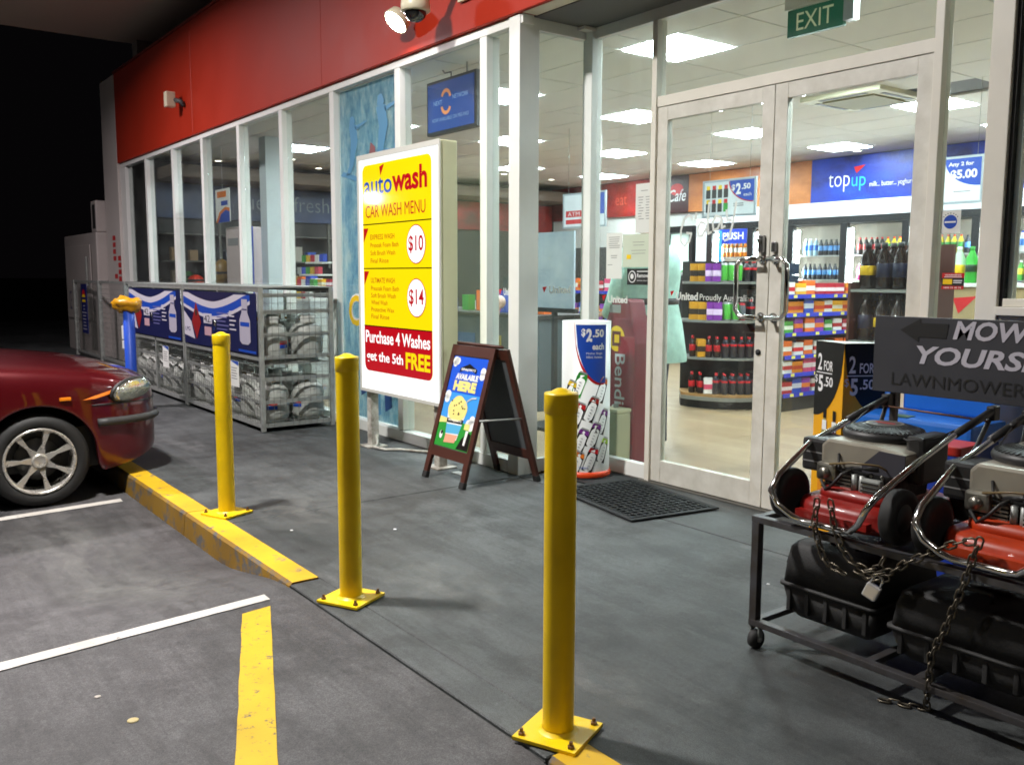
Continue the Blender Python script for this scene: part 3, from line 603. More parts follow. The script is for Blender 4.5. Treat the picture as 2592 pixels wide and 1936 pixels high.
a.text('auto', -.50, 2.02, w=.44, h=.125, y=Y - .003, m=2, bold=.012); a.text('wash', -.055, 2.02, w=.50, h=.17, y=Y - .003, m=1, bold=.03); a.poly([(-.25, 2.225), (-.175, 2.24), (-.235, 2.155)], Y - .003, 1)
a.text('CAR WASH MENU', -.03, 1.845, w=.90, h=.095, y=Y - .003, m=1, al='C')
for z, hd in ((1.675, 'EXPRESS WASH'), (1.34, 'ULTIMATE WASH')):
    a.text(hd, -.41, z, w=.38, h=.04, y=Y - .003, m=5, bold=.008); a.poly([(-.52, z + .09), (-.44, z + .09), (-.52, z - .02)], Y - .003, 1)
for z, s_ in ((1.615, 'Presoak Foam Bath'), (1.555, 'Soft Brush Wash'), (1.495, 'Final Rinse'), (1.28, 'Presoak Foam Bath'), (1.225, 'Soft Brush Wash'), (1.17, 'Wheel Wash'), (1.115, 'Protective Wax'), (1.06, 'Final Rinse')):
    a.text(s_, -.41, z, w=.026 * len(s_), h=.035, y=Y - .003, m=5, bold=.004)
for z, s_ in ((1.625, '$10'), (1.235, '$14')):
    a.disc(.285, z, .135, .143, Y - .003, 1, 28); a.disc(.285, z, .128, .136, Y - .004, 4, 28); a.text(s_, .285, z - .065, w=.21, h=.13, y=Y - .005, m=1, al='C', bold=.02)
a.text('Purchase 4 Washes', -.02, .865, w=.98, h=.10, y=Y - .003, m=4, al='C', bold=.02); a.text('get the 5th', -.50, .70, w=.58, h=.10, y=Y - .003, m=4, bold=.02); a.text('FREE', .12, .70, w=.35, h=.125, y=Y - .003, m=0, bold=.035)
a.build('artwork', [sy, sr, sb, sk, sw, so], t)
wp = mat('chipped_white_post', '#cfcfc6', .5, var=.5, vscale=9, col2='#6a5e50')
for x in (-.545, .49):
    MB().bx(x - .035, x + .035, .02, .09, .01, .468).build('post', wp, t, bevel=.004); MB().bx(x - .09, x + .09, -.03, .14, 0, .012).build('base_plate', wp, t, bevel=.003)
MB().tube([(-.50, .06, .1), (-.47, .05, .03), (-.42, .0, .015), (-.3, .03, .012), (-.22, .12, .015), (-.1, .2, .012), (.1, .3, .02)], .011, 8).build('conduit', wp, t)

# ------------------------------------------------------------------ ice cream A-frame board
brown = mat('brown_frame', '#4a2418', .45, var=.15, vscale=15); chalk = mat('blackboard', '#565a5c', .55, var=.2, vscale=4)
t = thing('a_frame_sign', 'brown framed sandwich board with ice cream poster', 'sign', (-5.06, 3.52, 0), 0)
def rot_leg(sgn):   # board plane leaning: local x across, u up the slope
    return None
tilt = math.atan2(.27, .925)
FM = Matrix.Translation((-.04, -.275, 0)) @ Matrix.Rotation(-tilt, 4, 'X'); BM = Matrix.Translation((.06, .28, 0)) @ Matrix.Rotation(PI, 4, 'Z') @ Matrix.Rotation(-tilt, 4, 'X')
def board(M, nm, back):
    f = MB(); w = .255; h = .955
    pts = [(-w, .0), (-w + .045, .0), (-w + .05, .14), (-w + .07, .165), (w - .07, .165), (w - .05, .14), (w - .045, 0), (w, 0), (w, h - .03), (w - .03, h), (-w + .03, h), (-w, h - .03)]
    ring = MB(); ring.prism([(-w, .04), (-w + .047, .04), (-w + .055, .165), (-w + .045, .235), (-w + .045, h - .075), (-w, h)], -.012, .012).prism([(w, .04), (w, h), (w - .045, h - .075), (w - .045, .235), (w - .055, .165), (w - .047, .04)], -.012, .012)
    ring.prism([(-w + .0455, .235), (-w + .0555, .165), (w - .0555, .165), (w - .0455, .235)], -.0115, .0115).prism([(-w + .001, h - .001), (-w + .0455, h - .075), (w - .0455, h - .075), (w - .001, h - .001)], -.0115, .0115)
    o = ring.build(nm, brown, t); o.matrix_local = M; 
    p = MB().bx(-w + .04, w - .04, -.004, .004, .225, h - .07).build('panel', chalk, o)
    for sx in (-1, 1): MB().bx(sx * (w - .024) - .026, sx * (w - .024) + .026, -.015, .015, 0, .045).build('foot', black_rub, o, bevel=.004)
    return o
fo = board(FM, 'front_frame', False); bo = board(BM, 'back_frame', True)
a = MB(); Y = -.0055
a.rect(-.208, .208, .24, .875, Y, 0); a.rect(-.208, .208, .42, .62, Y - .0005, 1)
a.poly([(-.208, .24), (.208, .24), (.208, .41), (.05, .43), (-.208, .40)], Y - .001, 2); a.poly([(-.208, .40), (-.1, .41), (-.06, .435), (-.208, .445)], Y - .0012, 6)
for cx, cz, r in ((-.19, .85, .035), (-.15, .86, .03), (-.19, .82, .025), (.2, .79, .03), (.19, .755, .03), (-.2, .60, .035), (-.18, .57, .03), (.19, .42, .045), (.2, .46, .03), (.14, .43, .03)):
    a.disc(max(-.175, min(.175, cx)), min(.84, cz), r, r * .9, Y - .0015, 3, 14)
a.poly([(-.1, .795), (.0, .83), (.1, .795), (.1, .765), (0, .8), (-.1, .765)], Y - .002, 4); a.text("BEN&JERRY'S", 0, .775, w=.17, h=.022, y=Y - .003, m=3, al='C', bold=.03)
a.text('AVAILABLE', .0, .715, w=.27, h=.042, y=Y - .002, m=3, al='C', bold=.06); a.text('HERE', 0, .635, w=.27, h=.072, y=Y - .002, m=6, al='C', bold=.07)
a.poly([(-.09, .29), (.045, .30), (.085, .47), (-.125, .47)], Y - .002, 3); a.poly([(-.1, .335), (.055, .345), (.07, .405), (-.112, .40)], Y - .0025, 5); a.poly([(-.115, .41), (.074, .415), (.078, .445), (-.12, .44)], Y - .0026, 4); a.text("BEN&JERRY'S", -.02, .42, w=.16, h=.018, y=Y - .0032, m=3, al='C', bold=.03)
a.poly([(-.1, .27), (.03, .28), (.05, .335), (-.095, .33)], Y - .003, 7)
a.disc(-.02, .51, .115, .085, Y - .003, 6, 20); a.disc(-.025, .555, .07, .05, Y - .0035, 6, 16); a.disc(-.02, .475, .107, .028, Y - .0028, 3, 18)
random.seed(3)
for k in range(14): a.disc(-.02 + random.uniform(-.085, .085), .52 + random.uniform(-.05, .06), .008, .006, Y - .0042, 8, 6)
b_ = [(.05, .535), (.075, .575), (.12, .6), (.17, .605)]
for p, q in zip(b_, b_[1:]): a.poly([(p[0], p[1] - .006), (q[0], q[1] - .006), (q[0], q[1] + .006), (p[0], p[1] + .006)], Y - .0045, 9)
a.poly([(.06, .245), (.2, .245), (.2, .36), (.16, .37), (.1, .32)], Y - .002, 4); a.poly([(.13, .28), (.155, .28), (.165, .38), (.135, .38)], Y - .003, 3); a.disc(-.15, .32, .02, .03, Y - .002, 3, 10); a.disc(-.145, .335, .014, .014, Y - .003, 4, 8)
a.rect(.105, .165, .385, .425, Y - .003, 6)
pc = ['#1d58d8', '#3f9cec', '#2f9a38', '#f0f2ee', '#14120e', '#58b4e0', '#f4e48a', '#e8a888', '#3a2414', '#c4ccd0']
a.build('poster', [mat('poster_%d' % i, c, .3) for i, c in enumerate(pc)], fo)
MB().cyl((.24, -.165, .45), (.30, .17, .445), .007, 8).build('stay_bar', galv, t)
MB().cyl((-.26, 0, .93), (.27, 0, .93), .012, 10).build('hinge', brown, t)
tag(MB().bx(-.06, .06, -.03, .03, 0, .004).build('paper_scrap', paperw, loc=(-5.28, 3.5, .001)), 'crumpled white paper scrap on pavement under the sandwich board', 'litter')

# ------------------------------------------------------------------ round drinks display bin
t = thing('display_bin', 'round white cardboard drinks display with blue price panel and orange base', 'display bin', (-4.735, 4.205, 0)); R_ = .17
def wrap(poly, r, z0=0): return poly
MB().lathe([(0, 0), (R_ + .035, 0), (R_ + .035, .012)], 28).build('floor_mat', black_rub, t); MB().lathe([(R_ + .008, .013), (R_ + .012, .03), (R_ + .006, .05), (R_, .05)], 36).build('base_ring', mat('orange_base', '#e0481c', .4), t)
MB().lathe([(R_, .05), (R_, 1.09), (R_ - .006, 1.09), (R_ - .006, .2), (0, .2)], 40).build('drum', mat('white_card', '#e2e6e4', .45), t)
def curved(mb, r, A0):            # bend flat print round the drum: x becomes arc length
    out = []
    for (x, y, z) in mb.v:
        an = A0 + x / R_; rr = r - y; out.append((rr * math.cos(an), rr * math.sin(an), z))
    mb.v = out; return mb
def gridrect(mb, x0, x1, z0, z1, y, m, n=8):
    for i in range(n): mb.rect(x0 + (x1 - x0) * i / n, x0 + (x1 - x0) * (i + 1) / n, z0, z1, y, m)
A0 = math.atan2(-4.205, 4.735)      # facing the forecourt
a = MB()
for i in range(16):                 # blue panel with a curved lower left edge
    x0 = -.075 + .225 * i / 16; x1 = -.075 + .225 * (i + 1) / 16
    lo = lambda x: 1.07 - .40 * (1 - (1 - min(1, (x + .075) / .19)) ** 2) ** .5 if x > -.0749 else 1.07
    a.poly([(x0, lo(x0)), (x1, lo(x1)), (x1, 1.07), (x0, 1.07)], -.002, 0); a.poly([(x0 - .012, lo(x0) - .012), (x1 - .012, lo(x1) - .012), (x1 - .012, lo(x1) + .02), (x0 - .012, lo(x0) + .02)], -.001, 1)
a.text('$', -.035, .985, w=.028, h=.06, y=-.003, m=2, bold=.04); a.text('2', -.002, .955, w=.04, h=.09, y=-.003, m=2, bold=.05); a.text('.50', .042, .985, w=.085, h=.055, y=-.003, m=2, bold=.04); a.text('each', .04, .90, w=.09, h=.045, y=-.003, m=2, bold=.03)
a.text('Mother Single', .0, .865, w=.115, h=.018, y=-.003, m=2); a.text('500ml, Varieties', .0, .84, w=.115, h=.018, y=-.003, m=2)
cans = [(-.12, .60, 3), (-.045, .66, 4), (-.15, .40, 5), (-.055, .45, 1), (.04, .49, 6), (-.13, .2, 3), (-.03, .27, 7), (.06, .31, 8), (-.17, .1, 5), (-.06, .11, 9), (.04, .14, 1), (.13, .4, 7), (.14, .2, 5), (.12, .62, 9)]
for (x, z, m) in cans:
    c, s_ = math.cos(.34), math.sin(.34); T = lambda u, v: (x + u * 1.4 * c + v * 1.25 * s_, z - u * 1.4 * s_ + v * 1.25 * c)
    a.poly([T(-.026, -.07), T(.026, -.07), T(.026, .04), T(-.026, .04)], -.003, 10 if m != 4 else 4); a.poly([T(-.026, .04), T(.026, .04), T(.022, .065), T(-.022, .065)], -.0032, m); a.poly([T(-.02, .065), T(.02, .065), T(.018, .075), T(-.018, .075)], -.0034, 11)
    for k in range(5): a.poly([T(-.006, -.055 + .017 * k), T(.006, -.057 + .017 * k), T(.005, -.05 + .017 * k), T(-.005, -.051 + .017 * k)], -.0042, 11)
a.text('United', -.04, .075, w=.06, h=.018, y=-.003, m=0)
curved(a, R_, A0); a.build('artwork', [inkb, inkr, inkw, inky, inkg, mat('lime_ink', '#9ac81c', .4), mat('can_red', '#b02a1c', .4), mat('can_violet', '#7a3090', .4), mat('can_purple', '#8c3ca0', .4), inko, mat('can_black', '#1c1c1e', .35), mat('can_silver', '#b4b8bc', .3, metal=.5)], t)

# ------------------------------------------------------------------ rubber entrance mat
t = thing('door_mat', 'black rubber honeycomb entrance mat before the glass doors', 'mat', (-4.01, 3.965, 0), math.radians(-9.5))
rubm = mat('mat_rubber', '#1c2022', .75, var=.3, vscale=20)
MB().bx(-.43, .43, -.3, .3, .001, .006).build('base', rubm, t); f = MB()
[f.bx(*q, .0065, .016) for q in ((-.45, .45, -.32, -.285), (-.45, .45, .285, .32), (-.45, -.415, -.2845, .2845), (.415, .45, -.2845, .2845))]; f.build('border', rubm, t, bevel=.004)
g = MB()
for i in range(17): g.bx(-.41 + .0495 * i, -.398 + .0495 * i, -.28, .28, .0065, .015)
for j in range(12): g.bx(-.41, .41, -.275 + .049 * j, -.263 + .049 * j, .0065, .0135)
o = g.build('grid', rubm, t); o['kind'] = 'stuff'
tag(MB().bx(-.3, .3, -.2, .2, .001, .008).build('side_mat', rubm, loc=(-4.68, 4.2, 0), bevel=.003), 'small dark rubber mat under the round drinks display', 'mat')
# ------------------------------------------------------------------ gas bottle cages
wire = mat('cage_wire', '#9a9d98', .4, metal=.7, var=.25, vscale=20)
gasw = mat('gas_bottle_paint', '#b9bdb6', .45, var=.18, vscale=7)
brass = mat('valve_brass', '#9a7a3c', .35, metal=.9)
def gas_bottle():
    t = thing('gas_bottle', 'white steel gas bottle', 'gas bottle', (0, 0, 0), 0, 'gas bottles stacked in the cages')
    MB().lathe([(.09, .02), (.14, .035), (.153, .08), (.155, .2), (.153, .26), (.14, .31), (.10, .345), (.04, .36), (0, .362)], 20, mm=[0] * 8).build('body', gasw, t)
    MB().lathe([(.11, 0), (.112, .03), (.108, .03)], 18).build('foot_ring', gasw, t)
    MB().lathe([(.092, .335), (.095, .42), (.089, .42), (.087, .335)], 18, a0=.5, a1=5.8).build('collar', gasw, t)
    MB().cyl((0, 0, .355), (0, 0, .40), .018, 8).bar((-.0, 0, .385), (.06, 0, .385), .022).build('valve', brass, t)
    a = MB().rect(-.045, .05, .17, .20, 0, 0).rect(-.045, .05, .135, .168, 0, 1)
    b = MB()
    for (v, f, m) in ((a.v, a.f, a.m),):
        for fi, mi in zip(f, m):
            xs = [v[i] for i in fi]; x0, x1 = xs[0][0], xs[1][0]; z0, z1 = xs[0][2], xs[2][2]
            for k in range(4):
                u0 = x0 + (x1 - x0) * k / 4; u1 = x0 + (x1 - x0) * (k + 1) / 4; A = lambda u: (.1575 * math.cos(u / .155 - .5), .1575 * math.sin(u / .155 - .5))
                b.add([(*A(u0), z0), (*A(u1), z0), (*A(u1), z1), (*A(u0), z1)], [(0, 1, 2, 3)], mi)
    b.build('sticker', [inkr, inkb], t)
    return t
gb = gas_bottle(); gfirst = True
def cage(x0, x1, lab, glab):
    global gfirst
    t = thing('gas_cage', lab, 'cage', ((x0 + x1) / 2, 3.35, 0), 0, 'gas bottle cages on the pavement'); y0, y1, zt = 2.995, 3.70, 1.285
    fr = []
    for x in (x0 + .018, x1 - .018):
        for y in (y0 + .018, y1 - .018): MB().bx(x - .018, x + .018, y - .018, y + .018, .01, zt).build('post', galv, t, world=True)
    for y in (y0 + .018, y1 - .018):
        for z in (.06, .66, zt - .018): MB().bx(x0 + .037, x1 - .037, y - .015, y + .015, z - .018, z + .018).build('rail', galv, t, world=True)
    for x in (x0 + .018, x1 - .018):
        for z in (.06, .27, .475, .67, .87, 1.075, 1.22): MB().bx(x - .006, x + .006, y0 + .037, y1 - .037, z - .018, z + .018).build('rail', galv, t, world=True)
    for z in (.27, .475): MB().bx(x0 + .037, x1 - .037, y0 + .012, y0 + .02, z - .015, z + .015).build('rail', galv, t, world=True)
    MB().bx((x0 + x1) / 2 - .018, (x0 + x1) / 2 + .018, y0 + .003, y0 + .035, .08, zt - .037).build('post', galv, t, world=True)
    MB().bx(x0 + .02, x1 - .02, y0 + .02, y1 - .02, .045, .058).build('shelf', galv, t, world=True); MB().bx(x0 + .02, x1 - .02, y0 + .04, y1 - .04, .60, .608).build('shelf', galv, t, world=True)
    MB().bx(x0, x1, y0, y1, zt, zt + .012).build('top', galv, t, world=True)
    for x in (x0 + .006, x1 - .006):
        w = MB(); k = int((y1 - y0) / .058)
        for i in range(1, k): y = y0 + (y1 - y0) * i / k; w.tube([(x, y, .05), (x, y, zt - .02)], .0024, 4, smooth=False)
        for z in [.1 + .07 * i for i in range(17)]: w.tube([(x + .002, y0 + .03, z), (x + .002, y1 - .03, z)], .0024, 4, smooth=False)
        w.build('wire_mesh', wire, t, world=True)
    w = MB(); k = int((x1 - x0) / .06)
    for i in range(1, k): x = x0 + (x1 - x0) * i / k; w.tube([(x, y0 + .006, .05), (x, y0 + .006, .68)], .0024, 4, smooth=False)
    for z in [.1 + .07 * i for i in range(9)]: w.tube([(x0 + .03, y0 + .004, z), (x1 - .03, y0 + .004, z)], .0024, 4, smooth=False)
    w.build('wire_mesh', wire, t, world=True)
    # safety banner
    bz0, bz1 = .69, 1.235; xa, xb = x0 + .05, x1 - .05; Wd = xb - xa
    MB().bx(xa, xb, y0 - .008, y0 - .004, bz0, bz1).build('banner', mat('banner_navy', '#0f1546', .45), t, world=True)
    a = MB(); Y = y0 - .0095; U = lambda u: xa + Wd * u; V = lambda v: bz0 + (bz1 - bz0) * v; n = 24
    def wave(u, ph, d): return .80 - .20 * math.sin(PI * (u * 1.05 + ph)) * (1 if u < .5 else 1) + d + .28 * max(0, u - .45)
    for (lo, hi, m) in ((.10, .22, 1), (-.04, .10, 2), (-.10, -.04, 1)):
        for i in range(n):
            u0, u1 = i / n * .93, (i + 1) / n * .93
            q = lambda u, d: min(.97, wave(u, .0, d))
            a.poly([(U(u0), V(q(u0, lo))), (U(u1), V(q(u1, lo))), (U(u1), V(q(u1, hi))), (U(u0), V(q(u0, hi)))], Y, m)
    a.poly([(U(.005), V(.16)), (U(.17), V(.1)), (U(.12), V(.42)), (U(.005), V(.62))], Y - .001, 1); a.poly([(U(.13), V(.42)), (U(.2), V(.1)), (U(.27), V(.42)), (U(.2), V(.8))], Y - .002, 3); a.disc(U(.2), V(.6), .03, .035, Y - .003, 4, 8)
    a.rect(U(.31), U(.43), V(.42), V(.6), Y - .001, 1); a.text('42.', U(.32), V(.44), w=Wd * .1, h=.07, y=Y - .002, m=4); a.text('LPG', U(.02), V(.24), w=Wd * .08, h=.04, y=Y - .002, m=0); a.rect(U(.32), U(.42), V(.2), V(.36), Y - .001, 5)
    for k in range(6): a.rect(U(.5), U(.66 - .02 * (k % 3)), V(.62 - .07 * k), V(.64 - .07 * k), Y - .001, 6)
    for k in range(5): a.rect(U(.67), U(.755 - .02 * (k % 2)), V(.66 - .075 * k), V(.685 - .075 * k), Y - .001, 1)
    bp = [(.80, .2), (.80, .55), (.83, .68), (.83, .9), (.9, .9), (.9, .68), (.93, .55), (.93, .2), (.9, .15), (.83, .15)]
    a.poly([(U(p), V(q)) for p, q in bp][::-1], Y - .002, 7); a.rect(U(.81), U(.92), V(.45), V(.52), Y - .003, 2); a.rect(U(.835), U(.895), V(.72), V(.74), Y - .003, 0)
    a.rect(U(.78), U(.99), V(.02), V(.06), Y - .001, 2)
    a.build('artwork', [inkn, mat('banner_white', '#c9c6d2', .45), inkb, mat('hazard_red', '#8e1c1c', .45), inkk, mat('banner_pink', '#c09aa4', .45), mat('banner_grey', '#6a6aa0', .45), mat('banner_bottle', '#b4b0c0', .4)], t, world=True)
    MB().bx(x0 + 1.4, x0 + 1.62, y0 - .01, y0 - .006, .36, .6).build('notice', paperw, t, world=True); a = MB()
    for k in range(5): a.rect(x0 + 1.43, x0 + 1.58 - .02 * (k % 2), .43 + .025 * k, .438 + .025 * k, y0 - .011, 0)
    a.poly([(x0 + 1.4, .6), (x0 + 1.62, .6), (x0 + 1.62, .56)], y0 - .0112, 1); a.build('print', [inkgrey, inkb], t, world=True)
    MB().cyl((x0 + 1.02, y0 - .02, .93), (x0 + 1.02, y0 - .005, .93), .03, 14).bx(x0 + 1.0, x0 + 1.04, y0 - .02, y0 - .008, .86, .91).build('padlock', chrome, t, world=True)
    m = int((x1 - x0 - .1) / .325)
    for tier in (.058, .608):
        for i in range(m):
            for j in range(2):
                loc = (x0 + .21 + (x1 - x0 - .42) * i / (m - 1), y0 + .18 + .345 * j, tier); L = 'white gas bottle, %s shelf of %s cage, %s row, %s from the sign end' % ('upper' if tier > .3 else 'lower', glab, 'back' if j else 'front', ORD[m - i])
                if gfirst: gb.location = loc; gb['label'] = L; gfirst = False; o = gb
                else: o = dup(gb, loc, random.uniform(-1.2, .2), L)
                o.rotation_euler = (0, 0, random.uniform(0, 6.28) if (i < m - 1 or j or tier > .3) else .1)
cage(-9.82, -7.68, 'steel mesh gas bottle cage nearest the car wash sign', 'near')
cage(-12.0, -9.84, 'steel mesh gas bottle cage farther along the shop front', 'far')

# far end: ice cabinet, mesh pen, swap sign, blue post with yellow bag
icew = mat('cabinet_white', '#b4aca8', .5, var=.12, vscale=3)
t = thing('ice_cabinet', 'tall white ice cabinet at the dark far end of shop', 'cabinet', (-17.6, 4.0, 0)); MB().bx(-1.27, 1.25, -.4, .4, 0, 2.1).build('body', icew, t, bevel=.03)
MB().bx(-1.1, .9, -.43, -.41, .6, 1.9).build('door', icew, t, bevel=.015); MB().bx(.7, .74, -.47, -.44, 1.2, 1.7).build('handle', galv, t); MB().bx(.9, 1.24, -.38, .3, 2.101, 2.62).build('vent_box', icew, t, bevel=.02); MB().bx(1.02, 1.2, -.386, -.381, 2.16, 2.55).build('vent_opening', inkk, t)
MB().text('ICE', -.9, .75, w=.2, h=.35, y=-.4315).build('lettering', inkn, t)
t = thing('mesh_pen', 'low grey mesh pen between ice cabinet and gas cages', 'pen', (-14.8, 3.42, 0))
for x in (-17.3, -15.49, -13.9, -12.45): MB().bx(x - .03, x + .03, 3.40, 3.46, 0, 1.30).build('post', galv, t, world=True)
for z in (.08, 1.28): MB().bx(-17.27, -12.48, 3.415, 3.445, z - .018, z + .018).build('rail', galv, t, world=True)
w = MB()
for i in range(72): x = -17.25 + .066 * i; w.tube([(x, 3.43, .08), (x, 3.43, 1.28)], .002, 4, smooth=False)
for i in range(16): w.tube([(-17.27, 3.427, .12 + .075 * i), (-12.48, 3.427, .12 + .075 * i)], .002, 4, smooth=False)
w.build('wire_mesh', wire, t, world=True)
t = thing('swap_sign', 'narrow navy sign with red and yellow flame on mesh pen', 'sign', (-16.4, 3.39, .42)); MB().bx(-.2, .2, -.01, 0, 0, .82).build('board', inkn, t)
a = MB().disc(0, .60, .12, .13, -.012, 1, 12, 0, PI).disc(0, .6, .12, .05, -.013, 2, 12, 0, PI).rect(-.12, .12, .52, .56, -.012, 2)
for k, wd in enumerate((.14, .1, .3, .2, .24, .18, .22, .3)): a.rect(-wd / 2, wd / 2, .45 - .055 * k, .462 - .055 * k, -.012, 0)
a.build('artwork', [mat('banner_white', '#c9c6d2'), inkr, inky], t)
t = thing('blue_post', 'blue steel post wearing a crumpled yellow bag', 'post', (-10.05, 2.5, 0)); bluep = mat('post_blue', '#2a58d0', .4, var=.1)
MB().lathe([(.057, 0), (.057, 1.02), (.04, 1.03), (0, 1.03)], 20).build('post', bluep, t); [MB().bx(-.12, -.058, -.05, -.03, *q).build('label_plate', paperw, t) for q in ((.72, .86), (.62, .70))]
o = MB().ell((-.07, 0, 1.08), (.2, .14, .085), 24, 16).build('bag', mat('yellow_bag', '#e0a010', .4, var=.25, vscale=8), t)
md = o.modifiers.new('crumple', 'DISPLACE'); tx = bpy.data.textures.new('crumple', 'CLOUDS'); tx.noise_scale = .09; md.texture = tx; md.strength = .12

# ------------------------------------------------------------------ red parked car
paint = bpy.data.materials.new('car_red'); paint.use_nodes = True; b = paint.node_tree.nodes['Principled BSDF']; b.inputs['Base Color'].default_value = (*lin('#5c0a14'), 1); b.inputs['Roughness'].default_value = .3; b.inputs['Metallic'].default_value = .45; b.inputs['Coat Weight'].default_value = 1; b.inputs['Coat Roughness'].default_value = .04
GZ = -.131; NOSE = 1.86
t = thing('parked_car', 'dark red sedan parked nose in to the yellow kerb', 'car', (-7.41, NOSE, GZ))
def ip(tab, s):
    for (a, va), (b_, vb) in zip(tab, tab[1:]):
        if s <= b_: k = (s - a) / (b_ - a); k = k * k * (3 - 2 * k) if False else k; return va + (vb - va) * k
    return tab[-1][1]
Wt = [(0, .52), (.03, .64), (.08, .735), (.16, .81), (.3, .868), (.5, .898), (.9, .91), (3.9, .91), (4.5, .87), (4.78, .76), (4.85, .66)]
Zs = [(0, .73), (.06, .76), (.16, .80), (.3, .845), (.5, .888), (.8, .928), (1.2, .965), (1.5, .99), (3.6, 1.06), (4.5, 1.05), (4.85, .98)]
AW = (.83, 3.6); AR = .358
def zbot(s):
    z = ip([(0, .32), (.05, .29), (.2, .235), (.45, .19), (4.4, .21), (4.85, .34)], s)
    for c in AW:
        d = abs(s - c)
        if d < AR: z = max(z, .31 + math.sqrt(AR * AR - d * d))
    return z
ss = sorted(set([0, .03, .08, .16, .24, .32, .40] + [round(c + AR * math.sin(-PI / 2 + PI * i / 16), 3) for c in AW for i in range(17)] + [1.25, 1.4, 1.7, 2.1, 2.5, 2.9, 3.2, 4.05, 4.3, 4.5, 4.7, 4.8, 4.85]))
mb = MB(); rows = []
for s in ss:
    w = ip(Wt, s); zs = ip(Zs, s); zb = zbot(s); y = -s; r = []
    zmid = max(zb + .02, .53)
    prof = [(w - .05, zb), (w - .012, zb + .004), (w, max(zb + .012, .40 if zb < .39 else zb + .012)), (w, zmid), (w - .006, max(zmid + .02, zs - .14)), (w - .035, zs - .045), (w - .10, zs - .004), (w * .6, zs + .03), (w * .3, zs + .048), (0, zs + .055)]
    rows.append([(x, y, z) for x, z in prof] + [(-x, y, z) for x, z in prof[-2::-1]])
n = len(rows[0])
mb.add([p for r in rows for p in r], [(i * n + j, i * n + j + 1, (i + 1) * n + j + 1, (i + 1) * n + j) for i in range(len(rows) - 1) for j in range(n - 1)], 0, True)
mb.add(rows[0], [tuple(range(n))], 0, True); mb.add(rows[-1], [tuple(range(n))[::-1]], 0, True)
body = mb.build('body', paint, t, merge=True, subd=2)
for c in AW:
    for sx in (-1, 1): MB().cyl((sx * .66, -c, .31), (sx * .5, -c, .31), AR + .004, 32).build('wheel_well', inkk, t)
MB().bx(-.75, .75, -4.3, -.45, .22, .5).build('underbody', inkk, t)
gh = MB(); G = [(1.42, .80, 1.02), (2.25, .64, 1.42), (3.2, .63, 1.43), (4.0, .74, 1.05)]
gh.add([(sx * w, -s, z) for s, w, z in G for sx in (-1, 1)], [(0, 1, 3, 2), (2, 3, 5, 4), (4, 5, 7, 6), (0, 2, 4, 6), (1, 7, 5, 3)]); gh.build('cabin_glass', mat('car_glass', .02, .05, spec=.8), t, merge=True)
MB().bx(-.6, .6, -3.25, -2.2, 1.42, 1.45).build('roof', paint, t, bevel=.015)
for sx in (-1, 1):
    for (p, q) in ((G[0], G[1]), (G[2], G[3])): MB().bar((sx * p[1], -p[0], p[2]), (sx * q[1], -q[0], q[2] + .005), .07, .05).build('roof_pillar', paint, t)
tyre = mat('tyre', .016, .65, var=.3, vscale=20); alloy = mat('alloy_rim', '#e0dcd4', .28, metal=.7, var=.15, vscale=10)
def wheel(x, s):
    sx = 1 if x > 0 else -1; M = Matrix.Translation((x, -s, .31)) @ Matrix.Rotation(sx * PI / 2, 4, 'Y')
    w_ = MB().lathe([(.215, -.08), (.225, -.1), (.285, -.105), (.305, -.08), (.31, 0), (.305, .06), (.285, .092), (.24, .1), (.222, .085)], 40, M=M).build('wheel', tyre, t)
    r = MB().lathe([(.222, .086), (.218, .097), (.205, .094), (.198, .06), (.2, -.08)], 40, M=M)
    for k in range(7):
        A = M @ Matrix.Rotation(2 * PI * k / 7 + .2, 4, 'Z')
        vs = [(.03, -.026, .058), (.2, -.011, .085), (.21, -.02, .08), (.03, .026, .058), (.2, .011, .085), (.21, .02, .08)]
        vs = [(.035, -.026, .062), (.11, -.008, .078), (.205, -.02, .088), (.205, .02, .088), (.11, .008, .078), (.035, .026, .062)]; vs += [(p[0], p[1] * 1.15, p[2] - .03) for p in vs]
        r.add(vs, [(0, 1, 4, 5), (1, 2, 3, 4), (6, 7, 1, 0), (7, 8, 2, 1), (5, 4, 10, 11), (4, 3, 9, 10)], 0, False, A)
    r.lathe([(.05, .03), (.05, .07), (.036, .082), (.032, .078), (0, .08)], 20, M=M); r.build('rim', alloy, w_)
    MB().lathe([(0, -.02), (.14, -.02), (.14, -.03)], 24, M=M).build('brake_disc', mat('brake_disc', .12, .4, metal=.8), w_)
for c in AW:
    for x in (-.8, .8): wheel(x, c)
lens = glassmat('headlight_glass', (.95, .96, .9), .02); 
def headlight(sx):
    M = Matrix.Translation((sx * .80, -.225, .735)) @ Matrix.Rotation(sx * -1.0, 4, 'Z') @ Matrix.Rotation(-.16, 4, 'X') @ Matrix.Rotation(sx * .12, 4, 'Y')
    h = MB().ell((0, 0, 0), (.185, .055, .085), 28, 14, M=M).build('headlight', lens, t)
    k = MB().ell((0, 0, 0), (.19, .04, .089), 28, 10, M=M); k.build('surround', inkk, h)
    c = MB().ell((.0, .012, 0), (.175, .04, .078), 24, 10, M=M); c.build('reflector', mat('reflector', .9, .1, metal=.8, var=.3, vscale=25, bump=1., bscale=14), h)
    h.location = (0, .0, 0)
for sx in (-1, 1):
    headlight(sx)
    MB().add([(sx * .875, -.33, .735), (sx * .905, -.48, .70), (sx * .905, -.56, .695), (sx * .9, -.5, .715), (sx * .87, -.34, .755)], [(0, 1, 2, 3, 4)]).build('indicator', inko, t)
    MB().bx(sx * .905 - .012, sx * .905 + .012, -.70, -.63, .70, .722).build('side_marker', mat('amber', '#e88418', .3), t, bevel=.004)
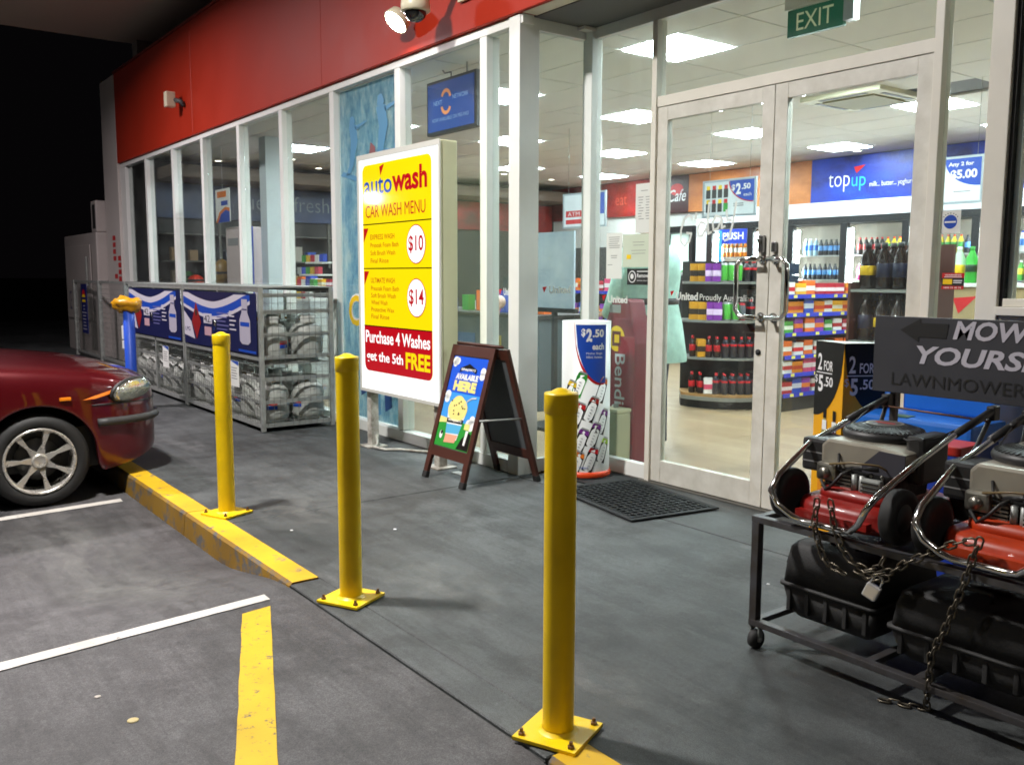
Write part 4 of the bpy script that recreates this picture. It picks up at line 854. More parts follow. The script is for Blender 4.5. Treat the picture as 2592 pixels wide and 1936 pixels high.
def around(z, s_list, off, r, nm, m, zz=None):
    pts = [(ip(Wt, s) + off, -s + (off if s < .1 else 0), z) for s in s_list[::-1]]; pts = pts + [(-x, y, zz_) for x, y, zz_ in pts[::-1]]
    MB().tube(pts, r, 8).build(nm, m, t)
around(.535, [0, .03, .08, .16, .28, .4, .47], .004, .028, 'rub_strip', mat('rub_strip', .04, .55))
around(.655, [0, .03, .08, .16, .28, .4, .5], -.002, .005, 'bumper_seam', inkk)
MB().bx(-.33, .33, -.02, .012, .60, .70).build('grille', inkk, t, bevel=.01)

# ------------------------------------------------------------------ lawnmower rack on castors
steel = mat('rack_steel', '#5c5d62', .45, metal=.6, var=.4, vscale=9, col2='#4a443f')
t = thing('mower_rack', 'grey steel angle rack on castors holding lawnmowers', 'rack', (-1.2, 3.0, 0)); rx0, rx1, ry0, ry1 = -2.09, .25, 2.725, 3.33
for x in (rx0, -.95, rx1):
    for y in (ry0, ry1): MB().bx(x - .016, x + .016, y - .016, y + .016, .085, .487).build('leg', steel, t, world=True, bevel=.003)
for y in (ry0, ry1):
    for z in (.1, .5): MB().bx(rx0 - .017, rx1 + .017, y - .017, y + .017, z - .012, z + .012).build('rail', steel, t, world=True, bevel=.003)
for x in (rx0, -1.62, -1.45, -.95, rx1):
    for z in (.1, .5): MB().bx(x - .015, x + .015, ry0 + .018, ry1 - .018, z - .011, z + .011).build('cross_bar', steel, t, world=True, bevel=.003)
for x in (rx0 + .01, rx1):
    for y in (ry0, ry1):
        c = MB().tube([(x - .014, y, .036), (x + .014, y, .036)], .035, 18).build('castor', black_rub, t, world=True)
        MB().bx(x - .02, x - .016, y - .012, y + .012, .03, .087).bx(x + .016, x + .02, y - .012, y + .012, .03, .087).cyl((x - .022, y, .036), (x + .022, y, .036), .009, 8).build('fork', galv, c)
redd = mat('mower_red', '#8f140c', .42, var=.3, vscale=9, coat=.12); ora = mat('mower_orange', '#b8380e', .42, var=.3, vscale=9, coat=.12); silver = mat('engine_silver', '#a9a496', .4, metal=.5, var=.12, vscale=8)
engm = mat('engine_dark', .03, .5, metal=.4, var=.6, vscale=25, bump=.3, bscale=60)
def rr_outline(w, l, r, n=6):
    p = []
    for cx, cy_, a in ((w - r, -l + r, -PI / 2), (w - r, l - r, 0), (-w + r, l - r, PI / 2), (-w + r, -l + r, PI)): p += [(cx + r * math.cos(a + PI / 2 * i / n), cy_ + r * math.sin(a + PI / 2 * i / n)) for i in range(n + 1)]
    return p
def stack(mb, w, l, r, levels, m=0, M=None, cx=0, cy_=0, smooth=True):
    n = None; vs = []
    for (k, z) in levels:
        o = rr_outline(w * k, l * k, r * k); n = len(o); vs += [(cx + x, cy_ + y, z) for x, y in o]
    fs = [(i * n + j, i * n + (j + 1) % n, (i + 1) * n + (j + 1) % n, (i + 1) * n + j) for i in range(len(levels) - 1) for j in range(n)]
    fs += [tuple(range(n))[::-1], tuple((len(levels) - 1) * n + j for j in range(n))]
    return mb.add(vs, fs, m, smooth, M)
def mower(x, label, dm):
    t = thing('lawnmower', label, 'lawnmower', (x, 3.02, .513), 0, 'lawnmowers on the rack')
    d = stack(MB(), .20, .27, .12, [(1.0, .018), (1.03, .02), (1.02, .03), (1.0, .034), (.985, .07), (.95, .086), (.88, .094), (.6, .1)]).build('deck', dm, t)
    stack(MB(), .15, .17, .08, [(1, .09), (.98, .115), (.9, .132), (.6, .138)], cy_=-.02).build('deck_volute', dm, t)
    MB().bx(-.14, .14, -.295, -.262, .035, .06).build('rear_flap', dm, t)
    stack(MB(), .085, .095, .02, [(1, .166), (1, .26)], cy_=.06, smooth=False).build('crankcase', engm, t)
    stack(MB(), .15, .12, .03, [(.95, .1), (1, .2)], cy_=-.02, smooth=False).build('engine_block', engm, t)
    e = MB()
    for k in range(7): e.bx(-.17 + .012 * k, -.166 + .012 * k, -.06, .1, .18, .26)
    for k in range(9): e.ell((random.uniform(-.1, .12), random.uniform(-.14, -.03), random.uniform(.18, .25)), (.018, .018, .018), 8, 6)
    e.cyl((-.05, -.12, .2), (.08, -.13, .22), .012, 8).tube([(-.08, -.13, .25), (-.06, -.16, .2), (0, -.15, .18), (.06, -.14, .2)], .005, 6); e.build('cylinder_head', engm, t)
    MB().prism([(-.155, .205), (.03, .175), (.10, .2), (.175, .215), (.175, .285), (.07, .30), (-.13, .30), (-.155, .275)], -.13, .15).build('engine_cowl', silver, t, bevel=.012)
    MB().prism([(.02, .172), (.175, .212), (.175, .282), (.08, .285), (.015, .225)], -.136, -.131).build('cowl_side', mat('engine_grey', '#3c3c44', .4), t)
    c = MB().lathe([(.143, .301), (.146, .315), (.14, .328), (.115, .34), (.07, .348), (0, .35)], 36, M=Matrix.Translation((-.02, .06, 0))).build('recoil_cover', darkpl, t)
    r = MB()
    for k in range(44):
        a = 2 * PI * k / 44; r.bar((-.02 + .078 * math.cos(a), .06 + .078 * math.sin(a), .3475), (-.02 + .136 * math.cos(a), .06 + .136 * math.sin(a), .331), .006, .006)
    r.build('recoil_ribs', darkpl, c)
    a = MB().lathe([(0, .352), (.066, .351)], 28, 0, M=Matrix.Translation((-.02, .06, 0))).lathe([(.057, .3515), (.066, .3517)], 28, 1, M=Matrix.Translation((-.02, .06, .0008))); a.add([(-.055, .05, .3535), (.02, .05, .3535), (.02, .068, .3535), (-.055, .068, .3535)], [(0, 1, 2, 3)], 2); a.build('badge', [mat('badge_dark', .06, .4), silver, inkr], c)
    MB().bx(-.245, -.14, -.12, .03, .165, .29).build('air_filter', darkpl, t, bevel=.014); MB().bx(.13, .195, -.06, .12, .17, .34).build('fuel_tank', darkpl, t, bevel=.015)
    MB().cyl((.0, -.15, .12), (.0, -.15, .19), .012, 8).cyl((.03, -.15, .12), (.03, -.15, .19), .012, 8).build('muffler', galv, t)
    for (wx, wy, wr) in ((-.215, -.225, .094), (.215, -.225, .094), (-.2, .25, .08), (.2, .25, .08)):
        M = Matrix.Translation((wx, wy, wr)) @ Matrix.Rotation(PI / 2, 4, 'Y')
        w_ = MB().lathe([(.0, -.024), (wr * .6, -.024), (wr * .72, -.027), (wr * .97, -.022), (wr, -.012), (wr, .012), (wr * .97, .022), (wr * .72, .027), (wr * .6, .018), (0, .02)], 26, M=M).build('wheel', black_rub, t)
        MB().lathe([(0, .027), (wr * .35, .0265), (wr * .5, .02)], 16, M=M if wx > 0 else M @ Matrix.Rotation(PI, 4, 'X')).build('hub', mat('hub_grey', .035, .5), w_)
    det = mat('engine_alloy', '#9a988e', .35, metal=.8, var=.4, vscale=40)
    MB().bx(.03, .105, -.165, -.135, .115, .185).build('muffler_box', galv, t, bevel=.008)
    lv_ = MB(); [lv_.bx(.035, .10, -.169, -.1655, .125 + .014 * k, .131 + .014 * k) for k in range(4)]; lv_.build('muffler_louvre', inkk, t)
    MB().bx(-.15, -.07, -.165, -.11, .15, .215).build('carburettor', det, t, bevel=.01); MB().cyl((-.11, -.18, .18), (-.11, -.16, .18), .02, 14).build('bowl', det, t)
    MB().tube([(-.02, -.145, .2), (-.03, -.185, .19), (-.06, -.19, .15), (-.1, -.175, .12), (-.13, -.16, .15)], .006, 8).build('spark_lead', inkk, t); MB().tube([(.12, -.1, .2), (.1, -.17, .24), (.0, -.175, .235), (-.09, -.17, .215)], .004, 6).build('fuel_line', mat('fuel_line', '#6a5a3a', .4), t)
    bo_ = MB()
    for k in range(22): bo_.ell((random.uniform(-.14, .15), -.138 - random.uniform(0, .012), random.uniform(.105, .205)), (.006, .004, .006), 7, 5)
    bo_.build('bolts', det, t)['kind'] = 'stuff'
    for k in range(6): MB().bx(-.14 + .0, -.02, -.146, -.141, .108 + .013 * k, .114 + .013 * k).build('cooling_fin', det, t)
    MB().tube([(.1, -.02, .32), (.16, -.1, .33), (.2, .0, .33), (.21, .2, .36)], .003, 6).build('throttle_cable', inkk, t); MB().tube([(-.1, -.04, .31), (-.15, .05, .33), (-.2, .25, .37)], .003, 6).build('pull_cord', inkk, t); MB().cyl((-.2, .24, .372), (-.2, .29, .378), .011, 8).build('pull_grip', inkk, t)
    MB().rect(-.242, -.145, .2, .205, -.1215).rect(-.242, -.145, .235, .24, -.1215).build('filter_rib', inkgrey, t)
    hp = [(-.21, .40, .395), (-.21, .1, .325), (-.21, -.12, .27), (-.212, -.30, .17), (-.21, -.345, .12), (-.18, -.345, .075), (-.135, -.325, .04), (-.10, -.315, .027), (.06, -.315, .027), (.10, -.325, .035), (.15, -.36, .075), (.19, -.385, .135), (.21, -.37, .175), (.21, -.1, .27), (.21, .1, .33), (.21, .4, .40)]
    MB().tube(hp, .0115, 10).build('handle', chrome, t)
    for sx in (-1, 1):
        MB().tube([(sx * .21, .12, .335), (sx * .21, .40, .399)], .0145, 10).build('handle_grip', darkpl, t); MB().tube([(sx * .21, .40, .40), (sx * .195, .30, .25), (sx * .19, .2, .15)], .009, 8).build('lower_strut', darkpl, t)
        MB().bx(sx * .21 - .016, sx * .21 + .016, .37, .42, .36, .415).build('hinge_knob', darkpl, t, bevel=.008)
    MB().cyl((-.21, .36, .37), (.21, .36, .36), .004, 6).build('cross_rod', mat('rusty_rod', '#6a4a3a', .5, metal=.6), t)
    return t
mower(-1.79, 'red lawnmower with silver engine at the left end of rack', redd); mower(-1.245, 'orange red lawnmower, second from the left end of rack', ora)
mower(-.70, 'red lawnmower at the right end of the rack', redd)
def catcher(x0, x1, y0, y1, z0, z1, lab):
    t = thing('grass_catcher', lab, 'grass catcher', ((x0 + x1) / 2, (y0 + y1) / 2, z0), 0, 'black grass catchers under the mowers'); w = (x1 - x0) / 2; l = (y1 - y0) / 2; h = z1 - z0; darkpl = mat('catcher_plastic', .03, .68, var=.3, vscale=10, bump=.15, bscale=150)
    for k in range(5): MB().bx(-w * .8 + w * .4 * k - .008, -w * .8 + w * .4 * k + .008, -l * .99, -l * .9, h * .1, h * .4).build('rib', darkpl, t, bevel=.003)
    stack(MB(), w, l, .025, [(.78, 0), (.9, h * .12), (.99, h * .42)]).build('lower_shell', darkpl, t); stack(MB(), w, l, .025, [(1.03, h * .425), (1.03, h * .47)]).build('rim', darkpl, t)
    stack(MB(), w, l, .025, [(.98, h * .475), (.95, h * .7), (.955, h * .72), (.9, h * .93), (.82, h)]).build('upper_shell', darkpl, t)
    MB().bx(-.07, .07, -.012, .012, h, h + .012).build('lid_ridge', darkpl, t, bevel=.004); MB().tube([(-.05, -l * .5, h), (-.05, -l * .5, h + .03), (.05, -l * .5, h + .03), (.05, -l * .5, h)], .008, 8).build('handle', darkpl, t)
catcher(-2.06, -1.665, 2.83, 3.28, .113, .405, 'black plastic grass catcher nearest the castor end of rack'); catcher(-1.60, -1.13, 2.80, 3.26, .113, .36, 'black plastic grass catcher in the middle below the second mower'); catcher(-1.06, -.6, 2.8, 3.26, .113, .36, 'black plastic grass catcher at the right edge under rack')
# rental board
t = thing('rental_board', 'dark grey lawnmower board with white slanted letters and black arrow', 'sign', (-1.2, 3.42, 0)); bg = mat('board_grey', '#37383d', .5, var=.1, vscale=5)
MB().bx(-2.075, .0, 3.42, 3.432, .935, 1.243).build('board', bg, t, world=True, bevel=.002)
for x in (-1.99, -1.2, -.1): MB().bx(x - .012, x + .012, 3.435, 3.46, .0, 1.2).build('post', steel, t, world=True)
a = MB(); Y = 3.418
a.poly([(-1.964, 1.19), (-1.885, 1.145), (-1.885, 1.165), (-1.775, 1.165), (-1.768, 1.221), (-1.88, 1.221), (-1.88, 1.238)], Y, 0)
a.text('MOW', -1.75, 1.163, w=.285, h=.072, y=Y, m=1, bold=.03, shear=.22); a.text('IT', -1.41, 1.163, w=.07, h=.072, y=Y, m=1, bold=.03, shear=.22); a.text('YOURSELF', -1.892, 1.06, w=.60, h=.072, y=Y, m=1, bold=.03, shear=.22); a.text('LAWNMOWER RENTAL', -1.99, .968, w=.82, h=.05, y=Y, m=0)
a.build('lettering', [mat('board_black', .012, .5), mat('board_white', '#b9b6c0', .5)], t, world=True)
# chain and padlock
link = MB()
lp = [(.011 * math.cos(2 * PI * i / 12), (.009 if math.sin(2 * PI * i / 12) > 0 else -.009) + .011 * math.sin(2 * PI * i / 12), 0) for i in range(12)]
link.tube(lp, .0036, 6, closed=True); chm = mat('chain_steel', '#6e675a', .4, metal=.85, var=.4, vscale=60); lme = link.mesh('chain_link', chm)
def chain(label, segs):
    t = thing('chain', label, 'chain', segs[0][0]); o0 = Vector(segs[0][0]); k = 0
    for pts in segs:
        P = [Vector(p) for p in pts]; acc = 0; nxt = 0
        for p, q in zip(P, P[1:]):
            L = (q - p).length; d = (q - p).normalized()
            while nxt <= acc + L:
                c = p + d * (nxt - acc); u = Vector((0, -1, 0)) if abs(d.y) < .8 else Vector((0, 0, 1)); s = d.cross(u).normalized(); u = s.cross(d)
                if k % 2: s, u = u, -s
                o = inst('link', lme, (0, 0, 0), t); o.matrix_local = Matrix.Translation(c - o0) @ Matrix([[s.x, d.x, u.x], [s.y, d.y, u.y], [s.z, d.z, u.z]]).to_4x4(); nxt += .0305; k += 1
            acc += L
chain('rusty steel chain looped round the mower handles down to the padlock', [[(-1.815, 2.685, .62), (-1.822, 2.685, .547), (-1.809, 2.69, .491), (-1.787, 2.69, .443), (-1.766, 2.69, .419), (-1.70, 2.688, .40)], [(-1.763, 2.69, .625), (-1.746, 2.69, .547), (-1.711, 2.69, .485), (-1.678, 2.69, .448), (-1.621, 2.69, .434), (-1.575, 2.69, .452), (-1.56, 2.69, .49)], [(-1.60, 2.68, .425), (-1.528, 2.69, .453), (-1.485, 2.69, .492), (-1.421, 2.69, .536), (-1.37, 2.69, .573), (-1.31, 2.69, .605), (-1.271, 2.69, .615)], [(-1.64, 2.684, .42), (-1.585, 2.684, .41), (-1.55, 2.684, .425)]])
chain('loose steel chain hanging from second mower down onto the pavement', [[(-1.261, 2.69, .613), (-1.275, 2.69, .568), (-1.297, 2.69, .479), (-1.318, 2.69, .41), (-1.345, 2.69, .32), (-1.388, 2.695, .215), (-1.391, 2.70, .16), (-1.40, 2.71, .105), (-1.41, 2.73, .05), (-1.42, 2.75, .012)], [(-1.43, 2.757, .006), (-1.471, 2.734, .005), (-1.519, 2.718, .005), (-1.556, 2.699, .005)]])
t = thing('padlock', 'shiny silver padlock hanging from the chain under rack rail', 'padlock', (-1.597, 2.672, .35)); o = MB().bx(-.024, .024, -.012, .012, 0, .052).build('body', mat('padlock_steel', .85, .22, metal=.6), t, bevel=.007, bseg=3)
MB().tube([(-.016, 0, .05), (-.016, 0, .075), (-.008, 0, .087), (.008, 0, .087), (.016, 0, .075), (.016, 0, .05)], .0045, 8).build('shackle', chrome, t); t.rotation_euler = (0, .4, .2)
# things against the glass behind the rack
t = thing('price_stand', 'black and yellow cardboard bottle stand priced two for five fifty', 'display stand', (-2.6, 4.03, 0)); A, B_, C_ = Vector((-.165, .0)), Vector((.055, -.09)), Vector((.18, .13)); H_ = 1.075
cardk = mat('card_black', '#12120f', .45); cardy = mat('card_yellow', '#eaa814', .45)
MB().add([(*p, z) for z in (0, H_) for p in (A, B_, C_)], [(0, 1, 4, 3), (1, 2, 5, 4), (2, 0, 3, 5), (3, 4, 5)]).build('box', [cardy], t)
tp = MB().add([(*(p * 1.04), H_ + .002) for p in (A, B_, C_)], [(0, 1, 2)]); tp.build('top', mat('card_grey', '#b8bcb8', .5), t)
def face(P, Q, nm):
    u = (Q - P); L = u.length; ang = math.atan2(u.y, u.x); a = MB(); n = 14
    for i in range(n):
        x0, x1 = L * i / n, L * (i + 1) / n; lo = lambda x: H_ - .02 - .36 * (1 - (x / L) ** 2) ** .5 if nm else H_ - .02 - .36 * (1 - (1 - x / L) ** 2) ** .5
        a.poly([(x0, lo(x0)), (x1, lo(x1)), (x1, H_), (x0, H_)], -.002, 0)
    a.text('2', L * .1, .93, w=.035, h=.085, y=-.003, m=1, bold=.02); a.text('FOR', L * .32, .93, w=.075, h=.05, y=-.003, m=1, bold=.02); a.rect(L * .06, L * .62, .915, .92, -.003, 1); a.text('$', L * .02, .86, w=.022, h=.045, y=-.003, m=1); a.text('5', L * .14, .82, w=.04, h=.085, y=-.003, m=1, bold=.03); a.text('.50', L * .34, .85, w=.075, h=.05, y=-.003, m=1, bold=.02)
    for k, (x, m) in enumerate(((L * .42, 2), (L * .76, 3))):
        a.poly([(x - .012, .72), (x - .012, .68), (x - .035, .56), (x - .038, .4), (x + .038, .4), (x + .035, .56), (x + .012, .68), (x + .012, .72)], -.003, m); a.rect(x - .013, x + .013, .69, .735, -.0035, 0); a.rect(x - .018, x + .018, .63, .68, -.004, 1); a.rect(x - .037, x + .037, .3, .43, -.0035, 4 if k == 0 else 3)
    a.rect(L * .05, L * .3, .05, .25, -.003, 5)
    o = a.build('artwork', [cardk, inkw, mat('ginger_glass', '#a09860', .3), mat('sarsa_glass', '#4a1c14', .3), mat('label_orange', '#d88a1c', .4), mat('label_brown', '#6a3a14', .4)], t); o.rotation_euler = (0, 0, ang); o.location = (P.x, P.y, 0)
face(A, B_, True); face(B_, C_, False)
t = thing('washer_stand', 'bright blue plastic windscreen washer stand behind the mowers', 'washer stand', (-2.2, 4.12, 0)); bp_ = mat('blue_plastic', '#1f6fd0', .4, var=.12, vscale=6)
MB().bx(-.20, .28, -.12, .12, 0, .66).build('cabinet', mat('blue_dark', '#123a80', .45), t, bevel=.02); MB().bx(-.27, .30, -.2, .13, .661, .755).build('tray', bp_, t, bevel=.02); MB().bx(-.17, .27, .06, .12, .756, 1.04).build('backboard', bp_, t, bevel=.015); MB().bx(-.235, -.195, .0, .05, .756, 1.075).build('squeegee_post', bp_, t, bevel=.012); MB().bx(-.09, .0, -.19, -.12, .7555, .759).build('label', mat('label_green', '#4a6a4a', .5), t)
t = thing('carton', 'red and white carton on the pavement behind lawnmowers', 'carton', (-1.93, 3.78, 0)); MB().bx(-.1, .1, -.09, .09, 0, .66).build('box', mat('carton_blue', '#1c3aa0', .5), t, bevel=.004); MB().bx(-.105, .105, -.095, .095, .661, .70).build('lid', mat('carton_red', '#b8281c', .5), t, bevel=.006)
# ------------------------------------------------------------------ cameras and flood lamps on the fascia
t = thing('dome_camera', 'cream dome security camera bracketed to the red fascia', 'security camera', (-5.78, 3.47, 3.28)); cc = mat('camera_cream', '#d6cfb4', .4)
MB().lathe([(0, .14), (.06, .135), (.095, .10), (.105, .02), (.105, -.015), (.098, -.02), (0, -.02)], 28).build('housing', cc, t); MB().ell((0, 0, -.022), (.078, .078, .07), 24, 12).build('dome', mat('dome_smoke', .01, .05, spec=.8), t); MB().tube([(.03, .04, .13), (.10, .12, .2), (.19, .24, .2), (.20, .30, .18)], .035, 12).build('bracket', cc, t); MB().bx(.13, .27, .27, .298, .06, .3).build('wall_plate', cc, t, bevel=.008)
t = thing('flood_lamp', 'blazing white flood lamp beside the dome camera', 'lamp', (-6.33, 3.62, 3.33)); MB().lathe([(.03, .1), (.09, .07), (.105, 0), (.1, -.005), (.09, .01)], 22, M=Matrix.Rotation(-.75, 4, 'X')).build('housing', cc, t); MB().lathe([(0, -.002), (.088, -.002)], 22, M=Matrix.Rotation(-.75, 4, 'X')).build('lamp', emitmat('flood_glow', (1, .93, .96), 110), t); MB().bx(-.02, .02, .06, .105, -.02, .05).build('bracket', cc, t)
t = thing('wall_sensor', 'small cream sensor on the far part of red fascia', 'sensor', (-12.05, 3.62, 3.60)); MB().bx(-.09, .02, -.06, .06, -.09, .1).build('housing', cc, t, bevel=.012); MB().tube([(0, .05, 0), (.08, .1, -.02), (.1, .14, -.08)], .03, 8).build('bracket', mat('bracket_dark', .06, .5), t)
# ------------------------------------------------------------------ inside the shop
random.seed(11)
def bottle_mesh(nm, body, label, cap, h=.24, r=.034, lab=(.3, .6)):
    pr = [(0, 0), (r * .85, 0), (r, .01), (r, h * lab[0]), (r * 1.015, h * lab[0] + .001), (r * 1.015, h * lab[1]), (r, h * lab[1] + .001), (r, h * .66), (r * .45, h * .86), (r * .4, h * .9), (r * .42, h * .905), (r * .42, h), (0, h)]
    return MB().lathe(pr, 10, mm=[0, 0, 0, 1, 1, 1, 0, 0, 0, 2, 2, 2]).mesh(nm, [body, label, cap])
def can_mesh(nm, body, top, h=.165, r=.033):
    return MB().lathe([(0, 0), (r * .85, 0), (r, .012), (r, h - .022), (r * .8, h - .004), (r * .8, h), (0, h - .003)], 12, mm=[1, 1, 0, 1, 1, 1]).mesh(nm, [body, top])
def box_mesh(nm, w, d, h, m1, m2):
    return MB().bx(-w / 2, w / 2, -d / 2, d / 2, 0, h, 0).bx(-w / 2 - .0012, w / 2 + .0012, -d / 2 - .0012, d / 2 + .0012, h * .3, h * .62, 1).mesh(nm, [m1, m2])
cola = mat('cola', '#1a0c08', .15); canal = mat('can_alu', '#b8bcbc', .3, metal=.6)
pm = lambda c: mat('pack_' + c[1:], c, .4)
M_cola = bottle_mesh('cola_bottle', mat('cola_can', '#2c2c34', .3), mat('cola_neck_red', '#c01824', .4), inkr, .215, .036, (.56, .66)); M_colar = bottle_mesh('cola_bottle_red', cola, pm('#b0141c'), inkr, .215)
M_green = can_mesh('green_can', pm('#4cae3c'), canal, .19, .036); M_silver = can_mesh('silver_can', pm('#5a6068'), pm('#b02030'), .18)
M_pack = [box_mesh('pack', .085, .05, .185, pm('#7a2a98'), pm('#e0c8e8')), box_mesh('pack', .085, .05, .185, pm('#c89018'), pm('#2a1c10')), box_mesh('pack', .085, .05, .16, pm('#e8e4e0'), pm('#d04a6a'))]
def put(nm, me, loc, label, cat, group, rz=0): return tag(inst(nm, me, loc, None, rz), label, cat, group)
# bow-fronted drink stand
GC = (-6.30, 7.60); ang = -PI / 4; t = thing('drink_stand', 'black bow fronted drink stand with grey shelf edges inside the door', 'display stand', (*GC, .01), PI / 4)
blk = mat('stand_black', '#1b1a18', .5); hw = .48
def bow(off=0, n=14): return [(-hw + 2 * hw * i / n, -(.02 + off) - .24 * math.cos(PI / 2 * (-1 + 2 * i / n)) ** .8) for i in range(n + 1)]
def bowshelf(z, th, m, off=0, nm='shelf'):
    p = bow(off) + [(hw, .3), (-hw, .3)]; n = len(p)
    MB().add([(x, y, zz) for zz in (z, z + th) for x, y in p], [tuple(range(n))[::-1], tuple(range(n, 2 * n))] + [(i, (i + 1) % n, (i + 1) % n + n, i + n) for i in range(n)]).build(nm, m, t)
for z in (1.31, .91, .52): bowshelf(z, .025, mat('shelf_edge', '#8a8c88', .4, metal=.4))
bowshelf(.13, .03, mat('base_timber', '#a07a4a', .5)); bowshelf(.09, .038, mat('shelf_edge', '#8a8c88'), .01, 'base_edge'); bowshelf(0, .088, blk, -.08, 'plinth')
MB().bx(-hw, hw, .31, .34, 0, 1.55).build('back_panel', blk, t)
navy = mat('navy_slat', '#1c2c44', .5, var=.1)
for k in range(11): MB().bx(hw + .005, hw + .21, -.06, -.03, .16 + .125 * k, .16 + .125 * k + .118).build('slat', navy, t)
kinds = [(M_pack[1], 'snack_pack', 'snack pack'), (M_pack[0], 'snack_pack', 'snack pack'), (M_green, 'green_can', 'can'), (M_green, 'green_can', 'can'), (M_cola, 'cola_bottle', 'bottle'), (M_cola, 'cola_bottle', 'bottle'), (M_cola, 'cola_bottle', 'bottle')]
rowsn = [(1.336, 'top shelf', [1, 1, 0, 0, 2, 2, 2, 4, 4, 4, 4]), (.936, 'second shelf', [1, 1, 0, 0, 2, 2, 9, 4, 4, 4]), (.546, 'third shelf', [8, 1, 8, 8, 4, 4, 4, 4, 4, 4]), (.162, 'bottom shelf', [8, 8, 7, 4, 4, 4, 4, 4, 4, 4])]
for z, sn, ks in rowsn:
    for row in (0, 1):
        for i, k in enumerate(ks):
            u = -.41 + .82 * (i + .5) / len(ks) + random.uniform(-.006, .006); v = -.035 - .22 * math.cos(PI / 2 * u / hw) ** .8 + .055 + row * .1
            me, nm, ct = {0: (M_pack[0], 'snack_pack', 'snack pack'), 1: (M_pack[1], 'snack_pack', 'snack pack'), 2: (M_green, 'green_can', 'can'), 4: (M_cola, 'cola_bottle', 'bottle'), 9: (M_silver, 'silver_can', 'can'), 8: (M_colar, 'cola_bottle', 'bottle'), 7: (M_pack[2], 'snack_pack', 'snack pack')}[k]
            c, s = math.cos(PI / 4), math.sin(PI / 4)
            lab = {0: 'purple snack pack', 1: 'gold snack pack', 2: 'tall green can', 4: 'dark cola bottle', 9: 'grey can', 8: 'cola bottle with red label', 7: 'white snack pack'}[k] + ' on %s of bow stand, %s row, %s from left' % (sn, ('front', 'back')[row], ORD[i + 1])
            put(nm, me, (GC[0] + u * c - v * s, GC[1] + u * s + v * c, z + .01), lab, ct, 'drinks and snacks on the bow fronted stand', PI / 4 + random.uniform(-.1, .1))
# snack gondola with blue price strips
t = thing('snack_gondola', 'long snack gondola with blue price strips seen through right door', 'shelving', (-6.0, 8.7, .01)); gx = -5.70; gy0, gy1 = 7.78, 10.2
MB().bx(-6.3, -6.22, gy0, gy1, .01, 1.26).build('back_panel', mat('gondola_grey', '#4a4a48', .5), t, world=True); MB().bx(-6.3, gx - .02, gy0, gy1, .01, .16).build('plinth', blk, t, world=True)
strip = mat('price_strip', '#2434b8', .4); ticket = mat('price_ticket', '#e6e060', .5)
SH = [(.19, 0), (.40, 1), (.585, 2), (.82, 3), (1.02, 4), (1.21, 5)]
M_snack = {}
for nm, c1, c2, w, h in (('orange_box', '#e8702a', '#f4f0e8', .15, .15), ('pink_box', '#e04878', '#f6e8e8', .15, .15), ('violet_box', '#8a3ab0', '#f08028', .14, .15), ('yellow_box', '#f0b41c', '#e8e0c0', .17, .12), ('amber_box', '#e08a18', '#c84018', .16, .12), ('blue_box', '#2048b8', '#d8e0f0', .15, .16), ('crimson_box', '#b01830', '#f0e0e0', .16, .12), ('white_box', '#e8e8e4', '#c02028', .15, .13), ('green_box', '#3a9a3c', '#e8f0d8', .14, .12)):
    M_snack[nm] = box_mesh(nm, .12, w, h, pm(c1), pm(c2))
mix = {0: ['blue_box', 'blue_box', 'violet_box', 'white_box', 'white_box'], 1: ['white_box', 'pink_box', 'pink_box', 'pink_box', 'violet_box'], 2: ['orange_box', 'orange_box', 'orange_box', 'violet_box', 'crimson_box'], 3: ['green_box', 'violet_box', 'orange_box', 'violet_box', 'green_box', 'white_box', 'crimson_box'], 4: ['amber_box', 'amber_box', 'blue_box', 'amber_box', 'yellow_box', 'yellow_box'], 5: ['white_box', 'yellow_box', 'blue_box', 'crimson_box', 'crimson_box', 'crimson_box', 'amber_box']}
ordn = ['bottom', 'second lowest', 'third lowest', 'fourth lowest', 'second highest', 'highest']
for z, k in SH:
    MB().bx(-6.22, gx - .012, gy0, gy1, z - .02, z).build('shelf', mat('gondola_shelf', '#5c5c5a', .5), t, world=True); MB().bx(gx - .0115, gx, gy0, gy1, z - .035, z + .008).build('price_strip', strip, t, world=True)
    a = MB(); y = gy0 + .1
    while y < gy1 - .1: a.add([(gx + .002, y, z - .028), (gx + .002, y + .06, z - .028), (gx + .002, y + .06, z + .002), (gx + .002, y, z + .002)], [(0, 1, 2, 3)]); y += random.choice((.16, .22, .3, .4))
    a.build('price_tickets', ticket, t, world=True)['kind'] = 'stuff'
    y = gy0 + .1; i = 0
    while y < gy1 - .05:
        nm = mix[k][i % len(mix[k])] if random.random() < .75 else random.choice(list(M_snack)); me = M_snack[nm]
        put(nm, me, (gx - .10 + random.uniform(-.015, .0), y, z + .001), '%s on the %s shelf of the snack gondola, %s from near end' % (nm.replace('_', ' '), ordn[k], ORD[i + 1]), 'snack box', 'snack boxes on the gondola', random.uniform(-.08, .08)); i += 1
        y += .165 + random.uniform(0, .02)
